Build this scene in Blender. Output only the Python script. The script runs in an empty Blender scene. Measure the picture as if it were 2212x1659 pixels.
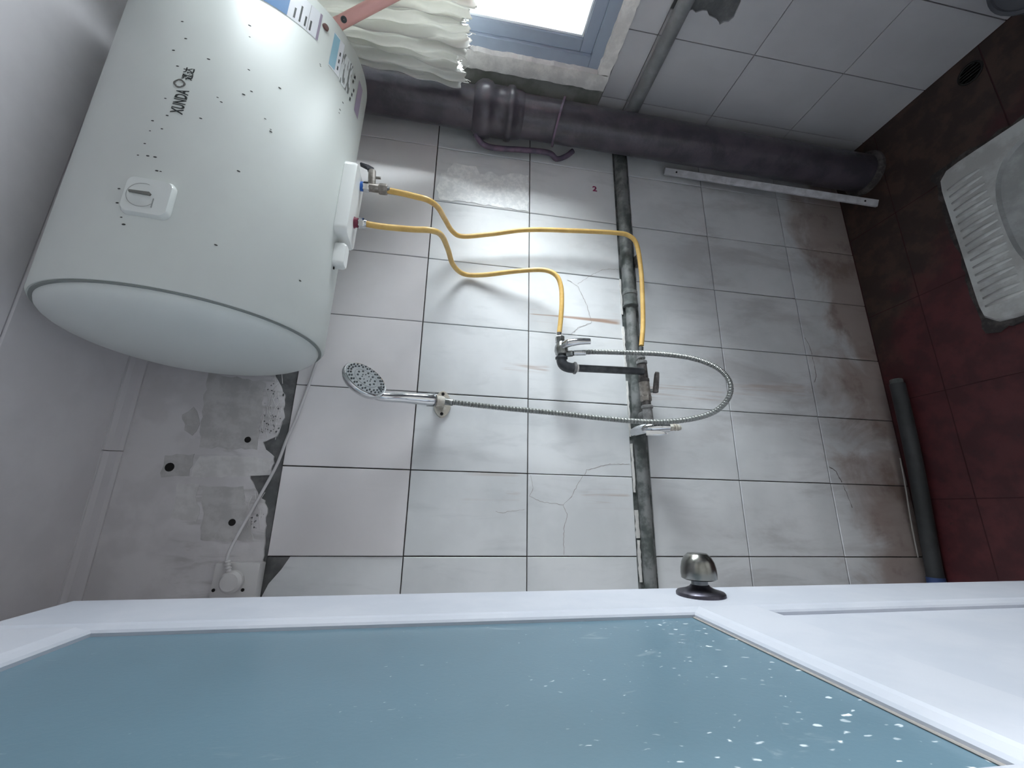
import bpy, bmesh, math, random
from mathutils import Vector, Matrix, Quaternion
random.seed(7)
scene = bpy.context.scene
PI = math.pi

# ------------------------------------------------------------------ camera
CAM_R = ((0.01774016666509102, -0.16973193651406815, -0.985330582197609),
         (-0.9586015390708907, 0.2772295887391828, -0.06501418628594155),
         (0.284197775813982, 0.9456927750885527, -0.1577871964631407))
cam_data = bpy.data.cameras.new('camera')
cam_data.sensor_fit = 'HORIZONTAL'
cam_data.sensor_width = 36.0
cam_data.lens = 921.0814 * 36.0 / 2212.0
cam_data.clip_start = 0.01
cam = bpy.data.objects.new('camera', cam_data)
scene.collection.objects.link(cam)
r0, r1, r2 = (Vector(v) for v in CAM_R)
cam.matrix_world = Matrix(((r0.x, -r1.x, -r2.x, 0.10786), (r0.y, -r1.y, -r2.y, -1.10232),
                           (r0.z, -r1.z, -r2.z, 1.40591), (0, 0, 0, 1)))
scene.camera = cam

# ------------------------------------------------------------------ world, light, exposure
world = bpy.data.worlds.new('overcast_sky')
scene.world = world
world.use_nodes = True
bg = world.node_tree.nodes['Background']
bg.inputs['Strength'].default_value = 56.0
_tc = world.node_tree.nodes.new('ShaderNodeTexCoord')
_sp = world.node_tree.nodes.new('ShaderNodeSeparateXYZ')
_rp = world.node_tree.nodes.new('ShaderNodeValToRGB')          # ground below the horizon, overcast sky above
world.node_tree.links.new(_tc.outputs['Generated'], _sp.inputs[0])
_mr = world.node_tree.nodes.new('ShaderNodeMapRange')
_mr.inputs['From Min'].default_value = -1.0
world.node_tree.links.new(_sp.outputs['Z'], _mr.inputs['Value'])
world.node_tree.links.new(_mr.outputs[0], _rp.inputs[0])
_rp.color_ramp.elements[0].position = 0.47; _rp.color_ramp.elements[0].color = (0.50, 0.51, 0.52, 1)
_rp.color_ramp.elements[1].position = 0.53; _rp.color_ramp.elements[1].color = (0.965, 0.985, 1.0, 1)
world.node_tree.links.new(_rp.outputs[0], bg.inputs['Color'])
# portal: only steers sampling of the sky through the window opening
pd = bpy.data.lights.new('window_portal', 'AREA')
pd.shape = 'RECTANGLE'; pd.size = 0.92; pd.size_y = 0.58
pd.cycles.is_portal = True
portal = bpy.data.objects.new('window_portal', pd)
scene.collection.objects.link(portal)
portal.location = (1.46, -0.475, 1.47)
portal.rotation_euler = (0, PI / 2, 0)
pd2 = bpy.data.lights.new('hall_fill_portal', 'AREA')  # portal at an unseen hall opening, added to let in fill daylight
pd2.shape = 'RECTANGLE'; pd2.size = 1.1; pd2.size_y = 0.53
pd2.cycles.is_portal = True
portal2 = bpy.data.objects.new('hall_fill_portal', pd2)
scene.collection.objects.link(portal2)
portal2.location = (1.96, -1.495, 1.6)
portal2.rotation_euler = (0, PI / 2, 0)
vs = scene.view_settings
vs.view_transform = 'Standard'
vs.look = 'None'
vs.exposure = 0.12
vs.gamma = 1.0
vs.use_curve_mapping = False
scene.cycles.max_bounces = 9
scene.cycles.diffuse_bounces = 6
scene.cycles.use_adaptive_sampling = True
scene.cycles.adaptive_threshold = 0.025
scene.cycles.use_denoising = True
scene.cycles.caustics_reflective = False
scene.cycles.caustics_refractive = False
scene.cycles.sample_clamp_indirect = 8.0

# ------------------------------------------------------------------ material helpers
MATS = {}

def srgb(r, g, b):
    def f(c):
        c /= 255.0
        return c / 12.92 if c <= 0.04045 else ((c + 0.055) / 1.055) ** 2.4
    return (f(r), f(g), f(b), 1.0)

class NT:
    """small node-tree builder"""
    def __init__(self, name):
        self.m = bpy.data.materials.new(name)
        self.m.use_nodes = True
        self.t = self.m.node_tree
        self.b = self.t.nodes['Principled BSDF']
        self.out = self.t.nodes['Material Output']
        MATS[name] = self.m
        self._pos = None
    def n(self, typ, **kw):
        nd = self.t.nodes.new(typ)
        for k, v in kw.items():
            setattr(nd, k, v)
        return nd
    def link(self, a, b):
        self.t.links.new(a, b)
    def put(self, sock, v):
        if hasattr(v, 'node'):
            self.link(v, sock)
        else:
            sock.default_value = v
    def pos(self):
        if self._pos is None:
            self._pos = self.n('ShaderNodeNewGeometry').outputs['Position']
        return self._pos
    def objco(self):
        return self.n('ShaderNodeTexCoord').outputs['Object']
    def rnd(self):
        return self.n('ShaderNodeObjectInfo').outputs['Random']
    def math(self, op, a, b=0.0, c=None, clamp=False):
        nd = self.n('ShaderNodeMath', operation=op, use_clamp=clamp)
        self.put(nd.inputs[0], a); self.put(nd.inputs[1], b)
        if c is not None:
            self.put(nd.inputs[2], c)
        return nd.outputs[0]
    def xyz(self, v):
        nd = self.n('ShaderNodeSeparateXYZ'); self.link(v, nd.inputs[0])
        return nd.outputs
    def scale(self, v, s):
        nd = self.n('ShaderNodeMapping'); self.link(v, nd.inputs[0])
        nd.inputs['Scale'].default_value = s
        return nd.outputs[0]
    def noise(self, v, scale, detail=4, rough=0.55, dist=0.0):
        nd = self.n('ShaderNodeTexNoise')
        self.link(v, nd.inputs['Vector'])
        nd.inputs['Scale'].default_value = scale
        nd.inputs['Detail'].default_value = detail
        nd.inputs['Roughness'].default_value = rough
        nd.inputs['Distortion'].default_value = dist
        return nd.outputs['Fac']
    def voronoi(self, v, scale, feature='F1'):
        nd = self.n('ShaderNodeTexVoronoi', feature=feature, voronoi_dimensions='2D')
        self.link(v, nd.inputs['Vector'])
        nd.inputs['Scale'].default_value = scale
        return nd.outputs
    def step(self, v, a, b):
        nd = self.n('ShaderNodeMapRange', interpolation_type='SMOOTHSTEP')
        self.put(nd.inputs['Value'], v)
        nd.inputs['From Min'].default_value = a
        nd.inputs['From Max'].default_value = b
        return nd.outputs['Result']
    def lin(self, v, a, b, c=0.0, d=1.0):
        nd = self.n('ShaderNodeMapRange')
        self.put(nd.inputs['Value'], v)
        for k, x in (('From Min', a), ('From Max', b), ('To Min', c), ('To Max', d)):
            nd.inputs[k].default_value = x
        return nd.outputs['Result']
    def mix(self, f, a, b):
        nd = self.n('ShaderNodeMix', data_type='RGBA')
        self.put(nd.inputs[0], f); self.put(nd.inputs[6], a); self.put(nd.inputs[7], b)
        return nd.outputs[2]
    def bump(self, h, strength=0.2, dist=0.002):
        nd = self.n('ShaderNodeBump')
        self.link(h, nd.inputs['Height'])
        nd.inputs['Strength'].default_value = strength
        nd.inputs['Distance'].default_value = dist
        self.link(nd.outputs[0], self.b.inputs['Normal'])
    def set(self, **kw):
        names = {'color': 'Base Color', 'rough': 'Roughness', 'metal': 'Metallic', 'spec': 'Specular IOR Level',
                 'coat': 'Coat Weight', 'coat_rough': 'Coat Roughness', 'sub': 'Subsurface Weight', 'trans': 'Transmission Weight', 'sheen': 'Sheen Weight'}
        for k, v in kw.items():
            self.put(self.b.inputs[names[k]], v)
        return self
    def box(self, x0, x1, z0, z1, soft=0.02):
        """soft-edged stain area on the tile wall (world X and Z)"""
        p = self.xyz(self.pos())
        a = self.step(p[0], x0 - soft, x0 + soft)
        b = self.step(p[0], x1 + soft, x1 - soft)
        c = self.step(p[2], z0 - soft, z0 + soft)
        d = self.step(p[2], z1 + soft, z1 - soft)
        return self.math('MULTIPLY', self.math('MULTIPLY', a, b), self.math('MULTIPLY', c, d))

def mat(name, color, rough=0.5, metal=0.0, var=0.0, vscale=20.0, dark=None, bump=0.0, bscale=200.0, bdist=0.001, coat=0.0, spec=0.5, lo=0.4, hi=0.62):
    """a material with optional noise blend between two colours and a fine relief"""
    t = NT(name)
    if dark is not None:
        f = t.step(t.noise(t.objco(), vscale, 5, 0.6), lo, hi)
        t.set(color=t.mix(f, dark, color))
    else:
        t.set(color=color)
    t.set(rough=rough, metal=metal, coat=coat, spec=spec)
    if bump:
        t.bump(t.noise(t.objco(), bscale, 3), bump, bdist)
    return t.m

# ---- ceramic wall tiles
def tile_mat(name, base, vein, vein_amt, rough, stained):
    t = NT(name)
    p = t.pos()
    shift = t.n('ShaderNodeVectorMath', operation='ADD')
    rv = t.n('ShaderNodeCombineXYZ')
    rr = t.math('MULTIPLY', t.rnd(), 37.0)
    t.link(rr, rv.inputs[0]); t.link(rr, rv.inputs[1]); t.link(rr, rv.inputs[2])
    t.link(p, shift.inputs[0]); t.link(rv.outputs[0], shift.inputs[1])
    q = shift.outputs[0]
    st = t.noise(t.scale(q, (9, 9, 2.0)), 2.4, 6, 0.62, 0.6)
    streak = t.step(st, 0.52, 0.74)
    cloud = t.step(t.noise(q, 6.0, 4), 0.35, 0.7)
    c = t.mix(t.math('MULTIPLY', cloud, 0.35), base, vein)
    c = t.mix(t.math('MULTIPLY', streak, vein_amt), c, vein)
    if stained:
        z = t.xyz(p)[2]
        n1 = t.noise(t.scale(p, (7, 7, 2.2)), 1.3, 6, 0.65, 0.4)
        # grey limescale and soap streaks, plus an even grey tint, over the lower rows
        lowm = t.step(z, 0.88, 0.55)
        grey = t.math('MULTIPLY', lowm, t.step(n1, 0.45, 0.65))
        c = t.mix(t.math('MULTIPLY', lowm, 0.12), c, srgb(150, 146, 146))
        c = t.mix(t.math('MULTIPLY', grey, 0.30), c, srgb(120, 112, 112))
        # brown splash-back dirt next to the floor
        n2 = t.noise(t.scale(p, (3.2, 3.2, 3.2)), 1.6, 5, 0.6, 0.5)
        edge = t.math('ADD', z, t.math('MULTIPLY', t.math('SUBTRACT', n2, 0.5), 0.55))
        brown = t.step(edge, 0.24, 0.10)
        c = t.mix(t.math('MULTIPLY', brown, 0.62), c, srgb(128, 96, 76))
        n3 = t.noise(p, 9.0, 5, 0.6)
        c = t.mix(t.math('MULTIPLY', t.math('MULTIPLY', brown, t.step(n3, 0.5, 0.66)), 0.45), c, srgb(90, 62, 50))
        # rust runs
        run = t.step(t.noise(t.scale(p, (60, 60, 2.6)), 1.0, 3, 0.6, 0.8), 0.48, 0.66)
        for (x0, x1, z0, z1, a) in ((0.640, 0.675, 0.90, 1.17, 0.75), (0.480, 0.500, 1.12, 1.25, 0.8), (0.120, 0.175, 0.90, 1.03, 0.4),
                                    (0.13, 0.20, 1.20, 1.34, 0.3), (0.42, 0.50, 0.58, 0.84, 0.35), (0.44, 0.50, 0.30, 0.56, 0.3)):
            f = t.math('MULTIPLY', t.box(x0, x1, z0, z1, 0.012), run)
            c = t.mix(t.math('MULTIPLY', f, a), c, srgb(150, 105, 70))
    t.set(color=c, rough=t.lin(t.rnd(), 0, 1, rough - 0.05, rough + 0.08), spec=1.0)
    t.bump(t.noise(q, 5.0, 2), 0.05, 0.003)
    return t.m

tile_mat('tile_new', srgb(222, 219, 221), srgb(205, 202, 204), 0.12, 0.30, False)
tile_mat('tile_marbled', srgb(221, 223, 225), srgb(176, 180, 182), 0.34, 0.48, True)
tile_mat('tile_side_dimmed', srgb(190, 190, 193), srgb(170, 170, 174), 0.2, 0.32, False)  # wall tile darkened so its colour carries the dimness of the window wall
mat('grout', srgb(74, 70, 68), 0.9, dark=srgb(44, 40, 40), vscale=30)
mat('mortar', srgb(92, 90, 88), 0.95, dark=srgb(52, 54, 52), vscale=26, bump=0.6, bscale=120, bdist=0.004)
mat('mortar_dark', srgb(112, 112, 113), 0.95, dark=srgb(88, 90, 91), vscale=18, bump=0.5, bscale=90, bdist=0.004)
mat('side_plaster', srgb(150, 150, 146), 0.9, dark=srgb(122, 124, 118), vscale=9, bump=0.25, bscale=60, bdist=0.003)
mat('white_plaster', srgb(234, 232, 228), 0.85, dark=srgb(210, 208, 205), vscale=18, bump=0.35, bscale=70, bdist=0.003)
def plaster_mat():
    t = NT('painted_plaster')
    p = t.pos()
    n1 = t.step(t.noise(p, 9, 4), 0.42, 0.6)
    n2 = t.step(t.noise(t.scale(p, (20, 20, 4)), 2.0, 5, 0.6, 0.4), 0.5, 0.68)
    c = t.mix(n1, srgb(202, 199, 201), srgb(213, 210, 212))
    z = t.xyz(p)[2]
    m = t.math('MULTIPLY', t.step(z, 2.0, 1.92), t.math('MULTIPLY', n2, 0.45))
    c = t.mix(m, c, srgb(142, 140, 138))
    t.set(color=c, rough=0.85)
    t.bump(t.noise(p, 45, 4), 0.25, 0.003)
plaster_mat()
mat('putty', srgb(216, 214, 214), 0.9, dark=srgb(200, 198, 198), vscale=22, bump=0.3, bscale=60, bdist=0.002)
mat('putty_grey', srgb(196, 194, 194), 0.9, dark=srgb(178, 176, 176), vscale=22, bump=0.3, bscale=60, bdist=0.002)
mat('ceiling_pvc', srgb(220, 217, 220), 0.55, dark=srgb(213, 210, 213), vscale=6)
mat('trim_pvc', srgb(206, 203, 206), 0.45)
mat('void_black', srgb(22, 20, 20), 0.9)
mat('soil_pipe_paint', srgb(80, 74, 82), 0.28, dark=srgb(62, 59, 66), vscale=12, bump=0.5, bscale=40, bdist=0.003)
mat('purple_strap', srgb(108, 88, 108), 0.6, dark=srgb(78, 70, 86), vscale=30)
mat('grey_pipe', srgb(120, 122, 122), 0.55, dark=srgb(70, 76, 74), vscale=24, bump=0.35, bscale=120, bdist=0.002)
mat('painted_pipe', srgb(136, 138, 140), 0.5, dark=srgb(112, 114, 116), vscale=10)
mat('galvanised', srgb(150, 150, 150), 0.45, metal=0.4, dark=srgb(112, 112, 112), vscale=40, bump=0.3, bscale=200)
mat('black_iron', srgb(72, 75, 77), 0.42, dark=srgb(46, 49, 54), vscale=40)
mat('rusty_iron', srgb(98, 94, 92), 0.6, metal=0.2, dark=srgb(62, 58, 58), vscale=60, bump=0.5, bscale=200)
mat('chrome', srgb(214, 216, 218), 0.10, metal=1.0)
mat('chrome_dull', srgb(176, 178, 178), 0.28, metal=0.9, dark=srgb(120, 122, 120), vscale=50)
mat('chrome_grey', srgb(110, 112, 114), 0.3, metal=0.8)
mat('steel_hose', srgb(158, 160, 158), 0.36, metal=0.9)
mat('yellow_sleeve', srgb(212, 176, 104), 0.40, dark=srgb(198, 160, 90), vscale=30)
mat('brass_grey', srgb(160, 154, 148), 0.36, metal=0.5, dark=srgb(124, 118, 112), vscale=60)
mat('white_plastic', srgb(224, 226, 224), 0.3)
mat('cream_plastic', srgb(206, 203, 194), 0.45, dark=srgb(180, 172, 160), vscale=40)
mat('clear_plastic', srgb(206, 210, 208), 0.14, coat=0.6)
mat('trunking_white', srgb(200, 200, 204), 0.5, dark=srgb(176, 176, 180), vscale=30)
mat('socket_plastic', srgb(196, 194, 194), 0.4)
mat('cable_white', srgb(190, 188, 190), 0.5)
mat('blue_collar', srgb(22, 92, 178), 0.4)
mat('red_collar', srgb(112, 30, 56), 0.4)
mat('black_plastic', srgb(30, 32, 44), 0.35)
mat('ink_black', srgb(40, 44, 44), 0.5)
mat('fly_speck', srgb(44, 44, 44), 0.7)
mat('dial_pointer', srgb(104, 104, 100), 0.4)
mat('dial_line', srgb(140, 142, 140), 0.5)
mat('enamel', srgb(204, 209, 205), 0.46, dark=srgb(200, 204, 201), vscale=3)
mat('enamel_cap', srgb(204, 209, 207), 0.34)
mat('seam_grey', srgb(128, 134, 132), 0.5)
mat('sticker_white', srgb(236, 238, 242), 0.35)
mat('sticker_blue', srgb(84, 134, 186), 0.35)
mat('sticker_pale_blue', srgb(146, 192, 210), 0.35)
mat('sticker_lilac', srgb(160, 148, 168), 0.35)
mat('rust_dot', srgb(104, 74, 68), 0.5)
mat('ceramic', srgb(200, 202, 200), 0.28, dark=srgb(176, 176, 174), vscale=14)
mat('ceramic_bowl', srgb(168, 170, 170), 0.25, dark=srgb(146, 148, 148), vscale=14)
mat('cement_edge', srgb(86, 82, 80), 0.95, dark=srgb(58, 54, 54), vscale=40, bump=0.6, bscale=150, bdist=0.003)
mat('rubber_hose', srgb(54, 56, 58), 0.6, dark=srgb(42, 45, 46), vscale=12)
mat('blue_tape', srgb(52, 72, 118), 0.5)
mat('sealant', srgb(150, 146, 142), 0.8)
mat('door_pvc', srgb(192, 195, 204), 0.40, dark=srgb(185, 189, 199), vscale=8)
mat('nickel', srgb(150, 150, 146), 0.26, metal=1.0, dark=srgb(128, 128, 124), vscale=30)
mat('rose_bronze', srgb(92, 90, 98), 0.34, metal=0.8, dark=srgb(70, 68, 78), vscale=50)
mat('window_aluminium', srgb(150, 162, 178), 0.42, dark=srgb(142, 154, 170), vscale=4)
mat('bead_white', srgb(222, 228, 232), 0.4)
mat('pink_plastic', srgb(242, 184, 176), 0.36)
mat('navy_plastic', srgb(34, 38, 50), 0.4)
mat('grey_rim', srgb(76, 78, 84), 0.5)
mat('drain_black', srgb(24, 24, 22), 0.7)
mat('nozzle_grey', srgb(74, 80, 84), 0.5)
mat('spray_face', srgb(140, 145, 148), 0.4)
mat('red_ink', srgb(130, 34, 80), 0.6)
mat('crack_line', srgb(150, 142, 140), 0.9)
mat('crack_dark', srgb(100, 92, 90), 0.9)
mat('hall_paint', srgb(190, 190, 188), 0.8)
def residue_mat():
    t = NT('glue_residue')
    f = t.step(t.noise(t.pos(), 60, 5, 0.65), 0.42, 0.6)
    t.set(color=t.mix(f, srgb(230, 232, 233), srgb(247, 248, 248)), rough=0.42)
residue_mat()
def floor_mat():
    t = NT('floor_tile_red')
    p = t.pos()
    n = t.noise(p, 14, 5, 0.6)
    c = t.mix(t.step(n, 0.38, 0.64), srgb(64, 26, 31), srgb(82, 36, 40))
    xyz = t.xyz(p)
    # grime built up in the corner behind the toilet pan and along the walls
    g = t.noise(t.scale(p, (4, 4, 4)), 1.4, 5, 0.6, 0.4)
    a = t.math('ADD', t.math('MULTIPLY', xyz[0], 1.0), t.math('MULTIPLY', xyz[1], 1.0))
    a = t.math('ADD', a, t.math('MULTIPLY', t.math('SUBTRACT', g, 0.5), 0.5))
    grime = t.step(a, 0.52, 0.72)
    c = t.mix(t.math('MULTIPLY', grime, 0.85), c, t.mix(t.step(n, 0.45, 0.6), srgb(46, 38, 34), srgb(66, 54, 46)))
    spots = t.step(t.noise(p, 40, 4, 0.7), 0.62, 0.72)
    c = t.mix(t.math('MULTIPLY', spots, 0.6), c, srgb(40, 26, 28))
    t.set(color=c, rough=0.5)
    t.bump(t.noise(p, 60, 3), 0.15, 0.002)
floor_mat()
mat('floor_grout', srgb(62, 32, 34), 0.9)
def cloth_mat():
    t = NT('cotton_cloth')
    n = t.noise(t.objco(), 30, 5, 0.6)
    t.set(color=t.mix(n, srgb(206, 206, 202), srgb(222, 222, 219)), rough=0.95, sheen=0.2)
    t.bump(t.noise(t.objco(), 500, 2), 0.2, 0.0006)
    tr = t.n('ShaderNodeBsdfTranslucent')
    tr.inputs['Color'].default_value = srgb(220, 220, 214)
    mx = t.n('ShaderNodeMixShader'); mx.inputs[0].default_value = 0.22
    t.link(t.b.outputs[0], mx.inputs[1]); t.link(tr.outputs[0], mx.inputs[2])
    t.link(mx.outputs[0], t.out.inputs[0])
cloth_mat()
def window_glass():
    t = NT('window_glass')
    t.t.nodes.remove(t.b)
    tr = t.n('ShaderNodeBsdfTransparent'); tr.inputs[0].default_value = (0.94, 0.97, 0.98, 1)
    gl = t.n('ShaderNodeBsdfGlossy'); gl.inputs['Roughness'].default_value = 0.03
    fr = t.n('ShaderNodeFresnel'); fr.inputs['IOR'].default_value = 1.45
    mx = t.n('ShaderNodeMixShader')
    t.link(fr.outputs[0], mx.inputs[0]); t.link(tr.outputs[0], mx.inputs[1]); t.link(gl.outputs[0], mx.inputs[2])
    t.link(mx.outputs[0], t.out.inputs[0])
window_glass()
def door_glass():
    t = NT('frosted_blue_glass')
    o = t.objco()
    x = t.xyz(o)
    big = t.noise(o, 5, 4)
    c = t.mix(big, srgb(88, 112, 124), srgb(102, 130, 145))
    # dried water drops, thick towards the lower rail, elongated
    cb_ = t.n('ShaderNodeCombineXYZ'); t.link(x[1], cb_.inputs[0]); t.link(x[2], cb_.inputs[1])
    w = t.n('ShaderNodeMapping'); t.link(cb_.outputs[0], w.inputs[0]); w.inputs['Scale'].default_value = (1.0, 0.62, 1)
    w.inputs['Rotation'].default_value = (0, 0, 0.45)
    dn = t.n('ShaderNodeTexNoise'); t.link(w.outputs[0], dn.inputs['Vector']); dn.inputs['Scale'].default_value = 160; dn.inputs['Detail'].default_value = 2
    dv = t.n('ShaderNodeVectorMath', operation='MULTIPLY_ADD')
    t.link(dn.outputs['Color'], dv.inputs[0]); dv.inputs[1].default_value = (0.008, 0.008, 0.0); t.link(w.outputs[0], dv.inputs[2])
    w = dv
    v1 = t.voronoi(w.outputs[0], 115)
    dens = t.step(t.math('SUBTRACT', t.noise(o, 9, 2), t.math('MULTIPLY', x[2], 0.85)), 0.05, 0.55)
    size = t.math('MULTIPLY', t.step(t.xyz(v1['Color'])[0], 0.45, 1.0), t.math('MULTIPLY', dens, 0.27))
    d1 = t.math('MULTIPLY', t.step(t.math('SUBTRACT', size, v1['Distance']), 0.0, 0.12), t.lin(t.xyz(v1['Color'])[1], 0, 1, 0.25, 1.0))
    v2 = t.voronoi(w.outputs[0], 40)
    size2 = t.math('MULTIPLY', t.math('MULTIPLY', t.step(t.xyz(v2['Color'])[1], 0.62, 1.0), dens), 0.13)
    d2 = t.math('MULTIPLY', t.step(t.math('SUBTRACT', size2, v2['Distance']), 0.0, 0.06), 0.8)
    smear = t.math('MULTIPLY', t.step(t.noise(t.scale(o, (1, 10, 3)), 3, 5, 0.7, 1.0), 0.64, 0.78), 0.25)
    f = t.math('ADD', t.math('MAXIMUM', d1, d2), smear, clamp=True)
    c = t.mix(f, c, srgb(226, 234, 238))
    t.set(color=c, rough=t.lin(f, 0, 1, 0.30, 0.7), spec=0.5)
    t.bump(t.noise(o, 260, 2), 0.12, 0.0006)
door_glass()
def print_mat(name, ink, scale, lo, hi):
    t = NT(name)
    o = t.objco()
    n = t.noise(t.scale(o, (0.16, 1, 1)), scale, 2, 0.5)
    t.set(color=t.mix(t.step(n, lo, hi), srgb(224, 228, 228), ink), rough=0.4)
print_mat('fine_print', srgb(110, 114, 112), 190, 0.50, 0.58)

# ------------------------------------------------------------------ geometry helpers
COL = scene.collection
WLOC = {}          # world location of every object made here

def emit(name, verts, faces, m, parent=None, smooth=False, origin=None, auto=None):
    """one mesh object from world-space vertices; its origin sits at the base of its own box"""
    vs_ = [Vector(v) for v in verts]
    if origin is None:
        lo = Vector((min(v[i] for v in vs_) for i in range(3))); hi = Vector((max(v[i] for v in vs_) for i in range(3)))
        origin = Vector(((lo.x + hi.x) / 2, (lo.y + hi.y) / 2, lo.z))
    origin = Vector(origin)
    me = bpy.data.meshes.new(name)
    me.from_pydata([tuple(v - origin) for v in vs_], [], faces)
    me.materials.append(MATS[m])
    if smooth:
        me.polygons.foreach_set('use_smooth', [True] * len(me.polygons))
    me.validate(); me.update()
    if auto is not None:
        bm = bmesh.new(); bm.from_mesh(me)
        for e in bm.edges:
            e.smooth = not (len(e.link_faces) == 2 and e.calc_face_angle(0) > math.radians(auto))
        bm.to_mesh(me); bm.free()
    return link(name, me, origin, parent)

def link(name, me, origin, parent=None):
    ob = bpy.data.objects.new(name, me)
    COL.objects.link(ob)
    origin = Vector(origin)
    if parent is not None:
        ob.parent = parent
        ob.location = origin - WLOC[parent.name]
    else:
        ob.location = origin
    WLOC[ob.name] = origin
    return ob

def tag(o, label=None, cat=None, group=None, kind=None):
    if label: o['label'] = label
    if cat: o['category'] = cat
    if group: o['group'] = group
    if kind: o['kind'] = kind
    return o

def thing(name, loc, label, cat, group=None):
    e = bpy.data.objects.new(name, None)
    COL.objects.link(e)
    e.empty_display_size = 0.05
    e.location = loc
    WLOC[e.name] = Vector(loc)
    return tag(e, label, cat, group)

def struct(o, label=None):
    return tag(o, label, None, None, 'structure')

def fin(bm, name, m, parent=None, smooth=False, auto=None, mtx=None):
    if mtx is not None:
        bm.transform(mtx)
    bmesh.ops.recalc_face_normals(bm, faces=bm.faces)
    bm.verts.index_update()
    v = [x.co.copy() for x in bm.verts]
    f = [[x.index for x in fc.verts] for fc in bm.faces]
    bm.free()
    return emit(name, v, f, m, parent, smooth, None, auto)

def box(name, lo, hi, m, parent=None, bevel=0.0, seg=2, mtx=None, smooth=None):
    bm = bmesh.new()
    bmesh.ops.create_cube(bm, size=1.0)
    lo = Vector(lo); hi = Vector(hi)
    for v in bm.verts:
        v.co = Vector((lo[i] + (v.co[i] + 0.5) * (hi[i] - lo[i]) for i in range(3)))
    if bevel:
        bmesh.ops.bevel(bm, geom=bm.edges[:] , offset=bevel, segments=seg, affect='EDGES', profile=0.5)
    sm = bool(bevel) if smooth is None else smooth
    return fin(bm, name, m, parent, sm, 40 if sm else None, mtx)

def boxes(name, lst, m, parent=None):
    V, F = [], []
    for lo, hi in lst:
        b = len(V)
        for z in (lo[2], hi[2]):
            V += [(lo[0], lo[1], z), (hi[0], lo[1], z), (hi[0], hi[1], z), (lo[0], hi[1], z)]
        F += [[b + i for i in q] for q in ((3, 2, 1, 0), (4, 5, 6, 7), (0, 1, 5, 4), (1, 2, 6, 5), (2, 3, 7, 6), (3, 0, 4, 7))]
    return emit(name, V, F, m, parent)

def frame(axis, up=None):
    z = Vector(axis).normalized()
    h = Vector(up) if up is not None else (Vector((0, 0, 1)) if abs(z.z) < 0.9 else Vector((1, 0, 0)))
    x = h.cross(z)
    if x.length < 1e-6:
        x = Vector((1, 0, 0)).cross(z)
    x.normalize(); y = z.cross(x)
    return x, y, z

def lathe_vf(profile, origin, axis, segs=24, up=None, sx=1.0, sy=1.0):
    x, y, z = frame(axis, up)
    o = Vector(origin)
    V, F, rings = [], [], []
    for r, h in profile:
        if r < 1e-6:
            rings.append([len(V)]); V.append(o + z * h)
        else:
            ring = []
            for i in range(segs):
                a = 2 * PI * i / segs
                ring.append(len(V)); V.append(o + x * (r * sx * math.cos(a)) + y * (r * sy * math.sin(a)) + z * h)
            rings.append(ring)
    for A, B in zip(rings, rings[1:]):
        if len(A) == 1 and len(B) == 1: continue
        for i in range(segs):
            j = (i + 1) % segs
            if len(A) == 1: F.append([A[0], B[i], B[j]])
            elif len(B) == 1: F.append([A[i], A[j], B[0]])
            else: F.append([A[i], A[j], B[j], B[i]])
    if len(rings[0]) > 1: F.append(rings[0][::-1])
    if len(rings[-1]) > 1: F.append(rings[-1])
    return V, F

def lathe(name, profile, origin, axis, m, parent=None, segs=24, auto=35, up=None, smooth=True, sx=1.0, sy=1.0):
    V, F = lathe_vf(profile, origin, axis, segs, up, sx, sy)
    return emit(name, V, F, m, parent, smooth, None, auto if smooth else None)

def catmull(pts, n=10):
    P = [Vector(p) for p in pts]
    P = [P[0] * 2 - P[1]] + P + [P[-1] * 2 - P[-2]]
    out = []
    for i in range(1, len(P) - 2):
        a, b, c, d = P[i - 1:i + 3]
        for k in range(n):
            t = k / n
            out.append(0.5 * ((2 * b) + (c - a) * t + (2 * a - 5 * b + 4 * c - d) * t * t + (3 * b - a - 3 * c + d) * t ** 3))
    out.append(P[-2])
    return out

def resample(path, step):
    L = [0]
    for a, b in zip(path, path[1:]): L.append(L[-1] + (b - a).length)
    n = max(2, int(L[-1] / step)); out = []; j = 0
    for i in range(n + 1):
        s = L[-1] * i / n
        while j < len(path) - 2 and L[j + 1] < s: j += 1
        t = (s - L[j]) / max(1e-9, L[j + 1] - L[j])
        out.append(path[j].lerp(path[j + 1], min(1, t)))
    return out

def tube_vf(path, rad, segs=12, cap=True, flat=1.0):
    """sweep a round section; rad is a number or a list per point"""
    P = [Vector(p) for p in path]
    R_ = rad if isinstance(rad, (list, tuple)) else [rad] * len(P)
    T = []
    for i in range(len(P)):
        a = P[max(0, i - 1)]; b = P[min(len(P) - 1, i + 1)]
        T.append((b - a).normalized())
    x, y, _ = frame(T[0])
    V, F = [], []
    for i, p in enumerate(P):
        if i:
            q = T[i - 1].rotation_difference(T[i])
            x = (q @ x).normalized(); y = T[i].cross(x).normalized(); x = y.cross(T[i])
        for k in range(segs):
            a = 2 * PI * k / segs
            V.append(p + (x * math.cos(a) + y * (math.sin(a) * flat)) * R_[i])
    for i in range(len(P) - 1):
        for k in range(segs):
            j = (k + 1) % segs
            F.append([i * segs + k, i * segs + j, (i + 1) * segs + j, (i + 1) * segs + k])
    if cap:
        F.append(list(range(segs))[::-1]); F.append([(len(P) - 1) * segs + k for k in range(segs)])
    return V, F

def tube(name, path, rad, m, parent=None, segs=12, auto=None, flat=1.0):
    V, F = tube_vf(path, rad, segs, True, flat)
    return emit(name, V, F, m, parent, True, None, 50)

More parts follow.
